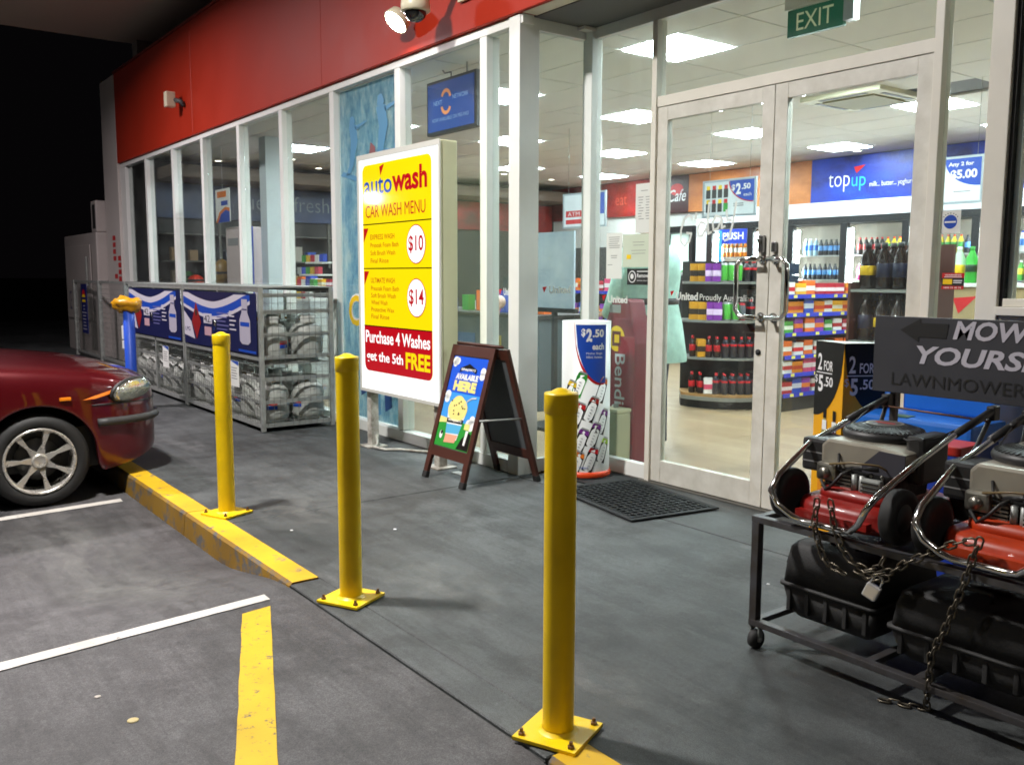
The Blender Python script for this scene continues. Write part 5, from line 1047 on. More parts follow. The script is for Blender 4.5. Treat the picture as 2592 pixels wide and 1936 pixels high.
# wall of drinks fridges
FX = [-9.7, -8.9, -8.19, -7.32, -6.42, -5.52, -4.62, -3.72, -2.82]
fri = emitmat('fridge_tube', (.95, 1, 1), 110); fw = mat('fridge_inner', '#d9dcd8', .5); fk = mat('fridge_black', '#16171a', .35)
t = thing('fridge_wall', 'black framed glass door drinks fridges along the back wall', 'fridge', (-6.3, 11.4, .01))
MB().bx(-9.9, -2.7, 11.60, 11.66, 2.225, 2.468).build('header_panel', mat('header_white', '#e2e4ea', .45), t, world=True); MB().bx(-9.76, -2.76, 11.17, 11.2, .02, .2).build('kick_panel', fk, t, world=True)
MB().bx(-9.75, -2.77, 11.62, 11.66, .2, 2.22).build('back_wall', mat('fridge_back', '#8c8478', .6), t, world=True); MB().bx(-9.76, -2.76, 11.17, 11.61, 2.13, 2.222).build('top_rail', fk, t, world=True)
for x in FX: MB().bx(x - .05, x + .05, 11.17, 11.24, .2, 2.128).build('door_post', fk, t, world=True)
for x in FX[:-1]:
    MB().bx(x + .056, x + .085, 11.26, 11.29, .3, 2.06).build('tube_light', fri, t, world=True)
for i in range(8):
    MB().bx(FX[i] + .051, FX[i + 1] - .051, 11.20, 11.206, .22, 2.126).build('glass_door', glassmat('fridge_glass', (.96, .98, .98)), t, world=True)
for z in (.35, .70, 1.03, 1.36, 1.70): MB().bx(-9.74, -2.78, 11.30, 11.60, z - .012, z).build('shelf', mat('fridge_shelf', '#a8aaa8', .4, metal=.3), t, world=True)
FB = []
for nm, b_, l_, c_, h in (('cola', '#1a0c08', '#b0141c', '#c01820', .23), ('water', '#a8c8dc', '#2868c8', '#e8e8f0', .24), ('pink', '#d83a7a', '#f0e0e8', '#f0f0f0', .22), ('yellow', '#e8d028', '#3a9a3c', '#e84818', .23), ('white', '#e8e8e8', '#3878c8', '#3858c8', .25), ('orange', '#f08a1c', '#f4f0e0', '#f08a1c', .23), ('green', '#58b048', '#f0e048', '#f0f0f0', .24), ('dark', '#22242c', '#4888c8', '#111114', .22)):
    FB.append((nm, bottle_mesh('fridge_bottle_' + nm, pm(b_), pm(l_), pm(c_), h, .036)))
bayn = ['first', 'second', 'third', 'fourth', 'fifth', 'sixth', 'seventh', 'eighth']
nb = 0
for i in range(6):
    for zi, z in enumerate((1.03, 1.36, 1.70)):
        n = int((FX[i + 1] - FX[i] - .2) / .082); j = 0
        base = [(2, 0, 5), (2, 2, 4), (5, 7, 1), (3, 2, 0), (7, 6, 3), (0, 4, 5)][i][zi]
        while j < n:
            run = random.choice((2, 3, 3, 4)); q = random.choice((base, base, random.randrange(8)))
            for _ in range(run):
                if j >= n: break
                put(FB[q][0] + '_bottle', FB[q][1], (FX[i] + .14 + .082 * j, 11.37 + random.uniform(-.01, .01), z + .001), '%s bottle, %s shelf of the %s fridge door from left, %s along' % (FB[q][0], ('lower', 'middle', 'upper')[zi], bayn[i], ORD[j + 1]), 'bottle', 'bottles in the drinks fridges'); j += 1; nb += 1
t = thing('push_sign', 'blue PUSH sign on the first fridge door', 'sign', (-9.25, 11.16, 1.9)); MB().bx(-.24, .3, -.008, 0, 0, .22).build('board', mat('push_blue', '#1c3cb4', .4), t); MB().text('PUSH', -.16, .06, w=.4, h=.11, y=-.01, bold=.02).build('lettering', inkw, t); MB().rect(-.235, -.18, -.3, .2, -.0095).build('picture', pm('#3a9ad0'), t)
# sandwich fridge and white post
t = thing('sandwich_fridge', 'open black framed sandwich fridge with green salads, left of drinks', 'fridge', (-10.5, 11.4, .01)); MB().bx(-.45, .42, -.2, .2, 0, 1.4).build('base', fk, t); 
for x0, x1 in ((-.45, -.38), (.35, .42)): MB().bx(x0, x1, -.2, .2, 1.401, 2.1).build('side', fk, t)
MB().bx(-.45, .42, -.2, .2, 2.101, 2.2).build('top', fk, t); MB().bx(-.375, .345, .15, .19, 1.402, 2.1).build('back_panel', mat('sf_back', '#9fb4ac', .4), t); MB().bx(-.36, -.33, -.15, -.12, 1.45, 2.05).build('tube_light', fri, t)
for k in range(5): put('salad_bowl', MB().lathe([(0, 0), (.05, .0), (.075, .05), (.06, .07), (.03, .085), (0, .09)], 10, mm=[0, 0, 1, 1, 1]).mesh('salad_bowl', [inkw, inkg]) if k == 0 else bpy.data.meshes['salad_bowl'], (-10.72 + .13 * k, 11.35, 1.412), 'green salad in white bowl in sandwich fridge, %s from left' % ORD[k + 1], 'salad', 'salads in the sandwich fridge')
tag(MB().bx(-10.0, -9.78, 11.2, 11.66, .01, 2.3).build('wall_pier', mat('header_white', '#e2e4ea'), bevel=.005), 'white pier between the sandwich fridge and the drinks fridges', 'pier')
# soft drink rack near the right sidelight
t = thing('soft_drink_rack', 'brown rack of large soft drink bottles right of the doors', 'rack', (-3.55, 6.15, .01)); br = mat('rack_brown', '#4a261c', .5)
MB().bx(-.27, .27, .2, .23, 0, 1.62).build('back_panel', br, t); [MB().bx(x, x + .02, -.2, .199, 0, 1.35).build('side', br, t) for x in (-.29, .27)]; [MB().bx(-.268, .268, -.2, .198, z - .02, z).build('shelf', mat('shelf_edge', '#8a8c88'), t) for z in (.3, .62, .93, 1.30)]
M_pep = bottle_mesh('large_cola', cola, mat('pepsi_label', '#181c34', .35), mat('cap_dark', .03, .4), .33, .052, (.25, .55)); M_max = bottle_mesh('large_max', cola, pm('#d8b020'), inkk, .33, .052, (.3, .5)); 
for z, sn in ((.302, 'lowest shelf'), (.622, 'lower shelf'), (.932, 'middle shelf'), (1.302, 'top shelf')):
    for i in range(4):
        for j in range(2): put('large_bottle', M_max if (i + (z > 1)) % 4 == 1 else M_pep, (-3.55 - .19 + .126 * i, 6.03 + .12 * j, z + .011), ('yellow labelled' if (i + (z > 1)) % 4 == 1 else 'navy labelled') + ' large cola bottle, %s of brown rack, %s row, %s from left' % (sn, ('front', 'back')[j], ORD[i + 1]), 'bottle', 'large soft drinks on the brown rack')
# carton counter with lemonade bottles, hung signs
t = thing('beige_counter', 'beige counter block with red triangle mark behind the sidelight', 'counter', (-4.1, 8.5, .01)); MB().bx(-.45, .55, -.3, .3, 0, 1.3).build('body', mat('counter_beige', '#a8956a', .5, var=.15, vscale=2), t, bevel=.006); MB().bx(-.47, .57, -.32, .32, 1.301, 1.335).build('top', paperw, t, bevel=.004)
MB().rect(-.44, -.15, .2, .9, -.302).rect(.1, .3, .1, .8, -.302).build('panel', mat('counter_olive', '#7a6f4c', .5), t); MB().poly([(-.12, 1.2), (.1, 1.22), (-.06, 1.06)], -.303).build('mark', inkr, t)
M_lem = bottle_mesh('lemonade', pm('#c8e0c8'), inky, inkw, .33, .052, (.2, .5)); M_lime = bottle_mesh('lime', pm('#2cb030'), pm('#1c3a24'), inkg, .33, .052, (.3, .5))
for i in range(6): put('lemonade_bottle' if i % 3 else 'lime_bottle', M_lem if i % 3 else M_lime, (-4.47 + .115 * i, 8.32, 1.346), ('clear lemonade bottle with yellow label' if i % 3 else 'green lime bottle') + ' on the beige counter, %s from left' % ORD[i + 1], 'bottle', 'large bottles on the beige counter')
def hang(label, x0, x1, z0, z1, y, art):
    t = thing('hanging_sign', label, 'sign', ((x0 + x1) / 2, y, z0)); w = (x1 - x0) / 2; h = z1 - z0
    MB().bx(-w, w, -.006, .006, 0, h).build('board', mat('hang_white', '#dfe6ea', .4), t); f = MB(); [f.bx(*q) for q in ((-w - .02, w + .02, -.012, .012, h, h + .02), (-w - .02, w + .02, -.012, .012, -.02, 0), (-w - .02, -w, -.011, .011, 0, h), (w, w + .02, -.011, .011, 0, h))]; f.build('frame', mat('hang_frame', '#aab4ba', .35, metal=.4), t)
    for sx in (-1, 1): MB().cyl((sx * w * .8, 0, h + .02), (sx * w * .8, 0, 3.1 - z0), .002, 5).build('wire', galv, t)
    a = MB(); art(a, w, h); a.build('artwork', [inkb, inkw, inkr, inkk, inkg, inky, inkgrey], t)
def art250(a, w, h):
    a.disc(w, h, w * 1.0, h * .66, -.008, 2, 12, PI, 1.5 * PI); a.poly([(w, h)] + [(w + w * .96 * math.cos(PI + PI / 2 * i / 12), h + h * .63 * math.sin(PI + PI / 2 * i / 12)) for i in range(13)], -.009, 0)
    a.text('$', w * .12, h * .68, w=w * .14, h=h * .2, y=-.011, m=1, bold=.03); a.text('2', w * .29, h * .58, w=w * .2, h=h * .33, y=-.011, m=1, bold=.04); a.text('.50', w * .52, h * .72, w=w * .34, h=h * .17, y=-.011, m=1, bold=.03); a.text('each', w * .6, h * .52, w=w * .3, h=h * .1, y=-.011, m=1)
    for r in range(2):
        for k in range(4): a.rect(-w * .92 + w * .24 * k, -w * .74 + w * .24 * k, h * (.52 - .42 * r), h * (.78 - .42 * r), -.008, 3 if (k, r) != (3, 1) else 4); a.rect(-w * .9 + w * .24 * k, -w * .76 + w * .24 * k, h * (.78 - .42 * r), h * (.9 - .42 * r), -.008, (5, 2, 5, 2)[k])
    for k in range(2): a.rect(w * .2, w * .6, h * (.3 - .06 * k), h * (.33 - .06 * k), -.008, 6)
hang('hanging white sign with drink cans priced two fifty', -6.15, -5.54, 1.99, 2.31, 7.0, art250)
def art5(a, w, h):
    a.poly([(w, h), (-w * .5, h)] + [(w - w * 1.5 * math.cos(PI / 2 * i / 10), h - h * .65 * math.sin(PI / 2 * i / 10)) for i in range(1, 11)], -.008, 0); a.text('Any 2 for', -w * .35, h * .8, w=w * 1.05, h=h * .12, y=-.01, m=1, bold=.03); a.text('$5.00', -w * .25, h * .5, w=w * 1.1, h=h * .24, y=-.01, m=1, bold=.04)
    a.rect(-w * .93, -w * .7, h * .1, h * .7, -.008, 4); a.rect(-w * .93, -w * .7, h * .3, h * .45, -.009, 5); a.rect(-w * .1, w * .6, h * .22, h * .24, -.008, 6)
hang('hanging white sign reading any two for five dollars', -4.36, -3.93, 2.06, 2.43, 8.0, art5)
def art3(a, w, h): a.rect(-w * .9, .3 * w, h * .3, h * .5, -.008, 2); a.rect(-w * .9, .3 * w, h * .08, h * .22, -.008, 2); a.rect(.6 * w, w, h * .35, h, -.008, 0); a.text('ATM', -w * .8, h * .33, w=w * .6, h=h * .13, y=-.009, m=1)
hang('hanging white sign with two red bars left of notices', -8.3, -7.6, 1.97, 2.33, 7.0, art3)
t = thing('exit_sign', 'green EXIT sign hanging above the glass doors', 'exit sign', (-3.36, 4.75, 2.83)); MB().bx(-.19, .19, -.01, .02, 0, .155).build('panel', mat('exit_green', '#1c6a50', .4, emit=.12), t); MB().text('EXIT', 0, .03, w=.25, h=.1, y=-.012, al='C').build('lettering', mat('exit_white', '#c9cfa8', .4, emit=.3), t); MB().bx(-.2, .27, -.03, .05, .156, .26).build('housing', cream_al, t); MB().bx(.195, .26, -.02, .04, .02, .155).build('battery_box', mat('clear_cover', '#b8c0c4', .2), t)
t = thing('window_screen', 'blue network screen hung high inside the front window', 'screen', (-6.42, 4.2, 2.575)); MB().bx(-.37, .37, -.02, .04, 0, .44).build('bezel', darkpl, t, bevel=.006)
scr = mat('screen_blue', '#16459c', .25, emit=.35); so_ = mat('screen_orange', '#e8925a', .3, emit=.5); sw_ = mat('screen_text', '#8fb0dc', .3, emit=.3); MB().bx(-.345, .345, -.024, -.0205, .025, .415).build('display', scr, t)
a = MB(); 
for cz, a0 in ((.275, .15), (.225, PI + .15)):
    for k in range(8): 
        q0, q1 = a0 + (PI - .5) * k / 8, a0 + (PI - .5) * (k + 1) / 8; a.poly([(-.06 + .05 * math.cos(q0), cz + .05 * math.sin(q0)), (-.06 + .08 * math.cos(q0), cz + .08 * math.sin(q0)), (-.06 + .08 * math.cos(q1), cz + .08 * math.sin(q1)), (-.06 + .05 * math.cos(q1), cz + .05 * math.sin(q1))], -.026, 0)
a.text('NEXT', -.25, .235, w=.13, h=.035, y=-.026, m=1); a.text('NETWORK', .04, .255, w=.23, h=.035, y=-.026, m=1); a.text('NOW AVAILABLE ON PRE-PAID', 0, .1, w=.55, h=.03, y=-.026, m=1, al='C'); a.build('artwork', [so_, sw_], t)
MB().tube([(-.05, .02, .44), (-.05, .02, .49), (-.16, .03, .5), (-.2, .02, .54), (-.17, .02, .56)], .006, 6).build('cable', inkk, t); MB().cyl((.2, .01, .44), (.2, .01, .55), .008, 6).build('hanger', galv, t)
# cash machine, pedal bin, shopper
t = thing('cash_machine', 'maroon cash machine with yellow emblem beside the entrance', 'cash machine', (-4.885, 4.86, .01)); mar = mat('atm_maroon', '#741428', .4)
MB().prism([(-.14, 0), (-.14, 1.02), (-.06, 1.22), (.12, 1.22), (.16, 1.05), (.19, .9), (.19, 0)], -.22, -.06).build('cabinet', mar, t, bevel=.02); MB().bx(.02, .188, -.226, -.221, .02, .95).build('side_panel', mat('atm_red', '#8e1a30', .4), t)
a = MB().disc(.0, .93, .085, .095, -.2245, 0, 24).rect(-.045, .045, .875, .985, -.2265, 1).rect(-.02, .03, .9, .96, -.2275, 0).rect(-.08, .04, 1.12, 1.18, -.2245, 2); a.text('Bendigo', -.045, .82, w=.55, h=.14, y=-.2275, m=3, rot=-PI / 2, bold=.01); a.build('artwork', [inky, mat('atm_dark', '#5a1020', .4), inkgrey, mat('atm_letter', '#d4dce4', .4)], t)
MB().bx(-.12, .17, -.059, .0, 0, 1.1).build('safe', mat('atm_navy', '#16243c', .45), t)
t = thing('pedal_bin', 'narrow cream bin standing inside beside the cash machine', 'bin', (-4.80, 4.56, .01)); MB().bx(-.085, .085, -.07, .07, 0, .40).build('body', mat('bin_cream', '#b8b898', .5), t, bevel=.012); MB().bx(-.088, .088, -.073, .073, .401, .43).build('lid', mat('bin_lid', '#c8c8a8', .45), t, bevel=.008); MB().bx(-.01, .01, -.02, .02, .43, .46).build('handle', galv, t, bevel=.004)
# person: one skinned body, clothes as children
def person(loc, rz):
    t = thing('person', 'person in pale teal coat with black belt standing at the cash machine', 'person', loc, rz)
    J = [((0, 0, .95), .12), ((0, 0, 1.15), .125), ((0, 0, 1.36), .14), ((0, 0, 1.47), .1), ((0, .0, 1.55), .055), ((0, -.015, 1.62), .06), ((0, -.02, 1.70), .085), ((0, -.015, 1.78), .075), ((-.18, 0, 1.43), .06), ((-.24, -.08, 1.2), .047), ((-.2, -.3, 1.12), .036), ((-.19, -.38, 1.13), .03), ((.18, 0, 1.43), .06), ((.23, -.05, 1.18), .047), ((.2, -.22, 1.02), .036), ((.19, -.3, 1.02), .03), ((-.09, 0, .88), .095), ((-.1, -.02, .5), .062), ((-.1, .02, .1), .045), ((-.11, -.12, .045), .038), ((.09, 0, .88), .095), ((.1, .0, .5), .062), ((.1, .03, .1), .045), ((.11, -.11, .045), .038)]
    E_ = [(0, 1), (1, 2), (2, 3), (3, 4), (4, 5), (5, 6), (6, 7), (2, 8), (8, 9), (9, 10), (10, 11), (2, 12), (12, 13), (13, 14), (14, 15), (0, 16), (16, 17), (17, 18), (18, 19), (0, 20), (20, 21), (21, 22), (22, 23)]
    n0 = len(J)
    for hs, hx, hy, hz in ((11, -.19, -.40, 1.13), (15, .19, -.32, 1.02)):
        for k in range(4): J.append(((hx - .03 + .02 * k, hy - .05 - .01 * (k in (1, 2)), hz - .005), .0085)); J.append(((hx - .03 + .02 * k, hy - .085 - .012 * (k in (1, 2)), hz - .03), .007)); E_ += [(hs, len(J) - 2), (len(J) - 2, len(J) - 1)]
        s = 1 if hx < 0 else -1; J.append(((hx + s * .04, hy - .01, hz), .009)); J.append(((hx + s * .05, hy - .045, hz - .008), .008)); E_ += [(hs, len(J) - 2), (len(J) - 2, len(J) - 1)]
    me = bpy.data.meshes.new('body'); me.from_pydata([j[0] for j in J], E_, []); o = bpy.data.objects.new('body', me); COL.objects.link(o); o.parent = t; me.materials.append(mat('skin', '#b98a6c', .5))
    o.modifiers.new('skin', 'SKIN'); sv = me.skin_vertices[0].data
    for i, (p, r) in enumerate(J): sv[i].radius = (r, r)
    sv[0].use_root = True; m2 = o.modifiers.new('smooth', 'SUBSURF'); m2.levels = m2.render_levels = 1
    for p in me.polygons: p.use_smooth = True
    MB().ell((0, -.1, 1.69), (.014, .02, .02), 8, 6).build('nose', MATS['skin'], t)
    for sx in (-1, 1): MB().ell((sx * .032, -.095, 1.715), (.012, .008, .008), 8, 6).build('eye', inkk, t); MB().ell((sx * .085, -.01, 1.70), (.012, .022, .03), 8, 6).build('ear', MATS['skin'], t)
    MB().ell((0, -.1, 1.655), (.024, .008, .006), 8, 6).build('mouth', mat('lip', '#8a4a44', .5), t); MB().ell((0, .02, 1.745), (.098, .105, .088), 16, 10).build('hair', mat('hair', '#2a1c14', .6), t)
    teal = mat('teal_fleece', '#bfeadd', .85, var=.25, vscale=14, bump=.5, bscale=120)
    lv = [(.68, .29, .30), (.70, .293, .305), (.95, .26, .27), (1.13, .225, .215), (1.3, .24, .24), (1.42, .24, .235), (1.52, .2, .19), (1.56, .11, .1), (1.6, .085, .085), (1.62, .075, .075)]
    def loft(lv, n=24, wob=0.): 
        vs = []
        for z, a, b_ in lv:
            for j in range(n): q = 2 * PI * j / n; k = 1 + wob * math.sin(5 * q + 3 * z) * max(0, 1.2 - z); vs.append((a * k * math.cos(q), b_ * k * math.sin(q), z))
        return MB().add(vs, [(i * n + j, i * n + (j + 1) % n, (i + 1) * n + (j + 1) % n, (i + 1) * n + j) for i in range(len(lv) - 1) for j in range(n)], 0, True)
    loft(lv, wob=.06).build('coat', teal, t)
    for idx in ((8, 9, 10), (12, 13, 14)): MB().tube([J[k][0] for k in idx], [.085, .075, .062], 12).build('sleeve', teal, t)
    loft([(1.1, .228, .22), (1.105, .236, .226), (1.145, .236, .226), (1.15, .228, .22)]).build('belt', inkk, t); MB().bx(-.03, .03, -.27, -.255, .8, 1.1).build('strap', inkk, t)
    den = mat('dark_denim', '#1b2c44', .8, var=.2, vscale=20)
    for idx in ((16, 17, 18), (20, 21, 22)): MB().tube([J[k][0] for k in idx[:2]] + [(J[idx[2]][0][0], J[idx[2]][0][1], .06)], [.115, .085, .07], 14).build('trouser_leg', den, t)
    for sx in (-1, 1): MB().ell((sx * .105, -.05, .035), (.048, .14, .04), 14, 8).build('shoe', inkk, t)
person((-5.13, 5.2, .01), -PI / 2 - .25)
bpy.data.objects['person'].scale = (1.06, 1.06, 1.06)
# service counter seen through the front glass
t = thing('service_counter', 'grey blue service counter with dark top behind front glass', 'counter', (-8.2, 6.1, .01)); MB().bx(-1.6, 1.0, -.35, .35, 0, .95).build('body', mat('counter_grey', '#4a565c', .5, var=.15), t, bevel=.01); MB().bx(-1.65, 1.05, -.4, .4, .951, .99).build('top', blk, t, bevel=.006)
for x in (-1.2, .3): MB().bx(x, x + .5, -.3, -.29, .992, 1.4).build('screen', glassmat('acrylic', (.8, .9, .92), .1), t)
for k in range(5): MB().bx(-1.5 + .5 * k, -1.15 + .5 * k, -.36, -.352, .2, .75).build('rack_panel', pm(['#303848', '#8a3040', '#2a5078', '#b0a040', '#40383c'][k]), t)
t = thing('poster_stand', 'back of a pale translucent poster stand beside the entrance', 'stand', (-6.35, 5.25, .01)); MB().bx(-.27, .27, -.01, .01, 1.1, 1.78).build('panel', mat('poster_back', '#c2ccd2', .6, var=.2, vscale=1.5, col2='#8fa0b4'), t); MB().bx(-.3, .3, -.02, .02, 1.06, 1.1).build('rail', blk, t); MB().bx(-.02, .02, -.02, .02, 0, 1.06).build('pole', blk, t); MB().bx(-.25, .25, -.2, .2, 0, .03).build('base', blk, t)
t = thing('magazine_rack', 'low dark magazine rack under the poster stand', 'rack', (-6.25, 5.75, .01)); MB().bx(-.45, .45, -.2, .2, 0, .3).build('base', blk, t)
for r in range(3):
    MB().bx(-.45, .45, -.05 + .08 * r, .0 + .08 * r, .3, .55 + .25 * r).build('tier', blk, t)
    for k in range(5): MB().bx(-.42 + .17 * k, -.29 + .17 * k, -.06 + .08 * r, -.052 + .08 * r, .34 + .25 * r, .53 + .25 * r).build('magazine', pm(['#2848b8', '#c83048', '#e8c030', '#d8d8e0', '#8a3a98', '#38a0c8'][(k * 2 + r) % 6]), t)
random.seed(5)
for k, (x, y, z, c, r) in enumerate(((-7.3, 5.55, 1.28, '#c8d838', .075), (-7.55, 5.5, 1.13, '#e0b8a8', .07), (-7.75, 5.6, 1.06, '#c83a80', .06))): tag(MB().ell((x, y, z), (r, r, r), 14, 10).cyl((x, y, 1.0), (x, y, z), .008, 6).build('lollipop', mat('lolly_' + c[1:], c, .35, var=.3, vscale=15)), ['yellow green', 'pale pink and cream', 'magenta'][k] + ' display lollipop ball on the counter', 'lollipop', 'lollipop balls on the counter')
t = thing('menu_lightbox', 'lit food menu boxes over the counter at the back', 'menu board', (-11.4, 9.6, 1.35))
for k in range(4): MB().bx(-1.3 + .68 * k, -.68 + .68 * k, 0, .06, 0, .42).build('panel', mat('menu_%d' % k, ['#e8b090', '#b8a8c8', '#e8584a', '#d8a878'][k], .4, emit=.5, var=.5, vscale=9), t)
MB().bx(-1.32, 1.4, -.01, .07, .421, .45).build('frame', inkr, t); MB().bx(-1.32, 1.4, .0, .5, -1.34, -.02).build('bar_counter', mat('bar_counter', '#c8ccd0', .4), t)
# far left window goods
t = thing('white_cabinet', 'white indoor cabinet with grey vent behind the far windows', 'cabinet', (-12.2, 4.62, .01)); MB().bx(-.27, .27, -.2, .2, 0, 2.03).build('body', mat('cab_white', '#c8b8b4', .5), t, bevel=.01); MB().rect(-.2, .2, 1.78, 1.88, -.202).build('vent', inkgrey, t)
t = thing('offer_board', 'orange and blue offer board hanging behind the far windows', 'sign', (-12.22, 4.3, 2.1)); MB().bx(-.27, .27, 0, .01, 0, .44).build('board', paperw, t); a = MB().rect(-.2, .15, .33, .41, -.002, 2).rect(-.05, .2, .22, .28, -.002, 1); a.poly([(-.27, 0), (.27, 0), (.27, .18), (.1, .2), (-.12, .14)], -.002, 2); a.poly([(-.18, 0), (.27, 0), (.27, .13), (.12, .16), (-.06, .11)], -.003, 1); a.build('artwork', [inkk, inkb, inko], t); MB().cyl((0, .005, .44), (0, .005, 1.0), .003, 5).build('wire', galv, t)
t = thing('bottle_cutout', 'brown bottle shaped display before a blue panel behind windows', 'display', (-11.42, 4.3, .01)); MB().bx(-.22, .14, .03, .05, 0, 2.0).build('blue_panel', mat('panel_blue', '#2c50c8', .4, emit=.05), t); MB().lathe([(0, 0), (.16, 0), (.17, 1.2), (.15, 1.38), (.05, 1.52), (.045, 1.6)], 16, M=Matrix.Diagonal((1, .14, 1, 1))).build('bottle', mat('bottle_brown', '#8a5a1c', .4), t); MB().bx(-.055, .055, -.03, .03, 1.6, 1.76).build('cap', inkk, t); MB().rect(-.1, .08, 1.32, 1.4, -.03).build('label', paperw, t)
t = thing('counter_rack', 'tiered white counter rack of small bright packets behind glass', 'rack', (-9.85, 4.5, .01)); MB().bx(-.35, .35, -.2, .2, 0, 1.1).build('base', mat('rack_base', '#b8bcbc', .5), t)
for k in range(4): MB().bx(-.33 + .05 * k, .33 - .02 * k, -.19 + .06 * k, .2, 1.1 + .14 * k, 1.12 + .14 * k).build('tier', paperw, t); [MB().bx(-.3 + .12 * j, -.2 + .12 * j, -.18 + .06 * k, -.13 + .06 * k, 1.121 + .14 * k, 1.2 + .14 * k).build('packet', pm(['#2848b8', '#3a9a3c', '#e8c030', '#c83048', '#e8e8e4'][(j + k * 2) % 5]), t) for j in range(5)]
for k, (x, c, h, nm, lab) in enumerate(((-14.25, '#2a8a34', .3, 'garden_ball', 'green ball shaped item on the window ledge'), (-13.82, '#c03018', .2, 'toy_figure', 'red and black toy on the window ledge'), (-12.66, '#8a6a28', .42, 'brown_jar', 'tall brown jar beside the white cabinet'), (-15.0, '#2c50b8', .3, 'blue_carton', 'blue and white carton at the far window end'))):
    t = thing(nm, lab, 'goods', (x, 4.42, 0)); MB().bx(-.2, .2, -.18, .18, .01, 1.2).build('stand', blk, t); MB().ell((0, 0, 1.2 + h / 2), (.14, .12, h / 2), 14, 10).build('body', pm(c), t) if k != 3 else MB().bx(-.2, .2, -.12, .12, 1.2, 1.2 + h).build('body', pm(c), t); MB().lathe([(.141, 0), (.141, .03)], 14, M=Matrix.Translation((0, 0, 1.2 + h / 2))).build('trim', inkw if k == 3 else inkk, t)
t = thing('back_shelving', 'dark wall shelving with small goods along the far end wall', 'shelving', (-14.0, 6.0, .01)); MB().bx(-.18, -.15, -2, 2.5, 0, 2.2).build('back_panel', mat('shelving_dark', '#24231f', .6), t)  # shelving colour kept dark in place of real shade at the unlit end
for z in (.4, .8, 1.2, 1.6, 2.0): MB().bx(-.15, .2, -2, 2.5, z - .02, z).build('shelf', mat('shelving_edge', '#4a4840', .5), t)
for y in (-1.2, -.3, .6, 1.5): MB().bx(.17, .21, y - .02, y + .02, 0, 2.2).build('upright', mat('shelving_edge', '#4a4840'), t)
random.seed(8)
for z in (1.2, 1.6):
    for k in range(16): MB().bx(.0, .12, -1.9 + .27 * k, -1.9 + .27 * k + random.uniform(.08, .2), z, z + random.uniform(.1, .26)).build('packet', pm(random.choice(['#2848a0', '#5a5040', '#303848', '#7a6040', '#38485a', '#888478'])), t)

# sweets gondolas and clutter seen through the front glass
random.seed(21)
def gondola(x0, x1, y, lab, nm, hs):
    t = thing('sweets_gondola', lab, 'shelving', ((x0 + x1) / 2, y, .01)); MB().bx(x0, x1, y + .2, y + .23, .01, hs + .25).build('back_panel', blk, t, world=True); MB().bx(x0, x1, y - .2, y + .199, .01, .14).build('plinth', blk, t, world=True)
    k = 0; z = .32
    while z < hs + .02:
        MB().bx(x0, x1, y - .2, y + .199, z - .02, z).build('shelf', mat('shelving_edge', '#4a4840'), t, world=True); MB().bx(x0, x1, y - .206, y - .2005, z - .03, z + .006).build('price_strip', strip if k % 2 else mat('strip_white', '#d0d4d4', .4), t, world=True)
        x = x0 + .1; i = 0
        while x < x1 - .08:
            q = random.choice(list(M_snack)); put(q, M_snack[q], (x, y - .1, z + .001), '%s on %s shelf of the %s gondola, %s from left' % (q.replace('_', ' '), ORD[k + 1], nm, ORD[min(20, i + 1)]), 'snack box', 'boxes on the %s gondola' % nm, PI / 2 + random.uniform(-.15, .15)); x += random.choice((.17, .18, .2, .3)); i += 1
        z += .3; k += 1
gondola(-9.7, -7.6, 7.45, 'sweets gondola behind the service counter seen beside wash sign', 'counter', 1.5)
gondola(-13.2, -10.4, 5.85, 'low sweets gondola seen through the far left windows', 'far window', 1.25)
for k in range(12):
    c = ['#c83048', '#e8c030', '#2848b8', '#d8d8e0', '#3a9a3c', '#e8702a'][k % 6]; x = -9.6 + .2 * k + random.uniform(-.03, .03)
    tag(MB().bx(-.06, .06, -.05, .05, 0, random.uniform(.08, .24)).build('counter_box', pm(c), loc=(x, 6.1 + random.uniform(-.2, .1), 1.002)), 'small coloured box on the service counter, %s from left' % ORD[k + 1], 'box', 'small boxes on the service counter')
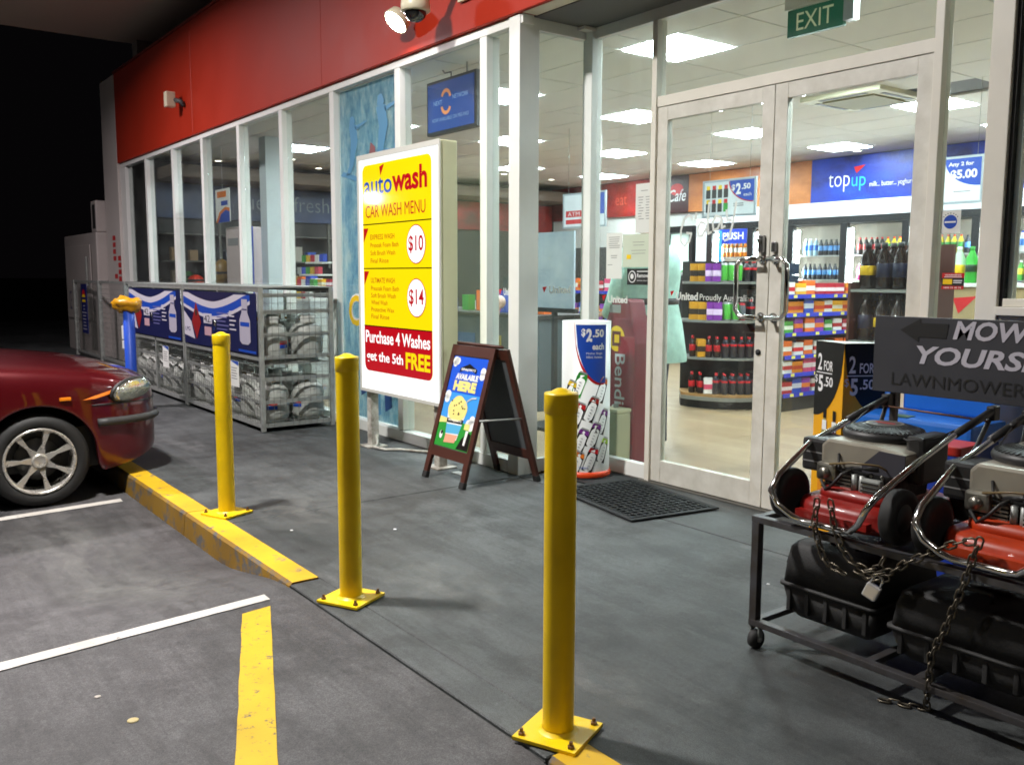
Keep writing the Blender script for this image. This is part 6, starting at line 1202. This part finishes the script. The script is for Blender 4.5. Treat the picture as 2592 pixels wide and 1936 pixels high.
# ------------------------------------------------------------------ canopy over the forecourt and its lamps
cn = thing('canopy', 'forecourt canopy with pale soffit above the red fascia', 'canopy', (-8, 0, 4.95))
MB().bx(-15.2, 14, -14, 4.3, 4.95, 5.6).build('soffit', mat('canopy_soffit', '#b8ac9e', .6, var=.06, vscale=1), cn, world=True)
MB().bx(-15.15, -14.89, 4.0, 4.25, 4.2, 4.949).build('column', mat('canopy_column', '#8d8882', .6), cn, world=True)
lamp_w = emitmat('canopy_lamp_lens', (1, .97, .9), 6)
for i, (x, y, pw) in enumerate([(-4.76, .42, 1.), (-11.2, .42, .8), (2.4, .42, .08), (-4.76, -7.5, .4)]):
    t = thing('canopy_lamp', 'square lamp in the canopy soffit over ' + ('the kerb bollards', 'the far cages', 'the mower rack', 'the forecourt behind the camera')[i], 'lamp', (x, y, 4.94), 0, 'canopy lamps')
    MB().bx(-.2, .2, -.2, .2, -.03, .0).build('housing', whitef, t, bevel=.01); MB().bx(-.13, .13, -.13, .13, -.036, -.031).build('lens', lamp_w, t)
    l = bpy.data.lights.new('canopy_lamp_light', 'AREA'); l.shape = 'SQUARE'; l.size = .34; l.energy = CANOPY_W * pw; l.color = (1, .965, .93); l.spread = math.radians(165)
    o = bpy.data.objects.new('canopy_lamp_light', l); COL.objects.link(o); o.parent = t; o.location = (0, 0, -.045)
    if i == 1: l.color = (1, .9, .93)
t = thing('hotspot_lamp', 'unseen pole lamp added for the hotspot on the car wash sign', 'lamp', (-20.3, -4.2, GZ))  # unseen lamp, added so the glossy wash sign mirrors a hotspot
MB().cyl((0, 0, 0), (0, 0, 3.38), .05, 12).build('pole', galv, t)
o = MB().bx(-.3, .3, -.06, .06, -.15, .15).build('housing', darkpl, t, bevel=.02); o.location = (0, 0, 3.43); o.rotation_euler = (0, 0, math.atan2(14, 7.6) - PI / 2 + PI)
o = MB().bx(-.27, .27, .061, .066, -.12, .12).build('lens', emitmat('hotspot_lens', (1, .98, .92), 60), t); o.location = (0, 0, 3.43); o.rotation_euler = (0, 0, math.atan2(7.6, 14) - PI / 2)
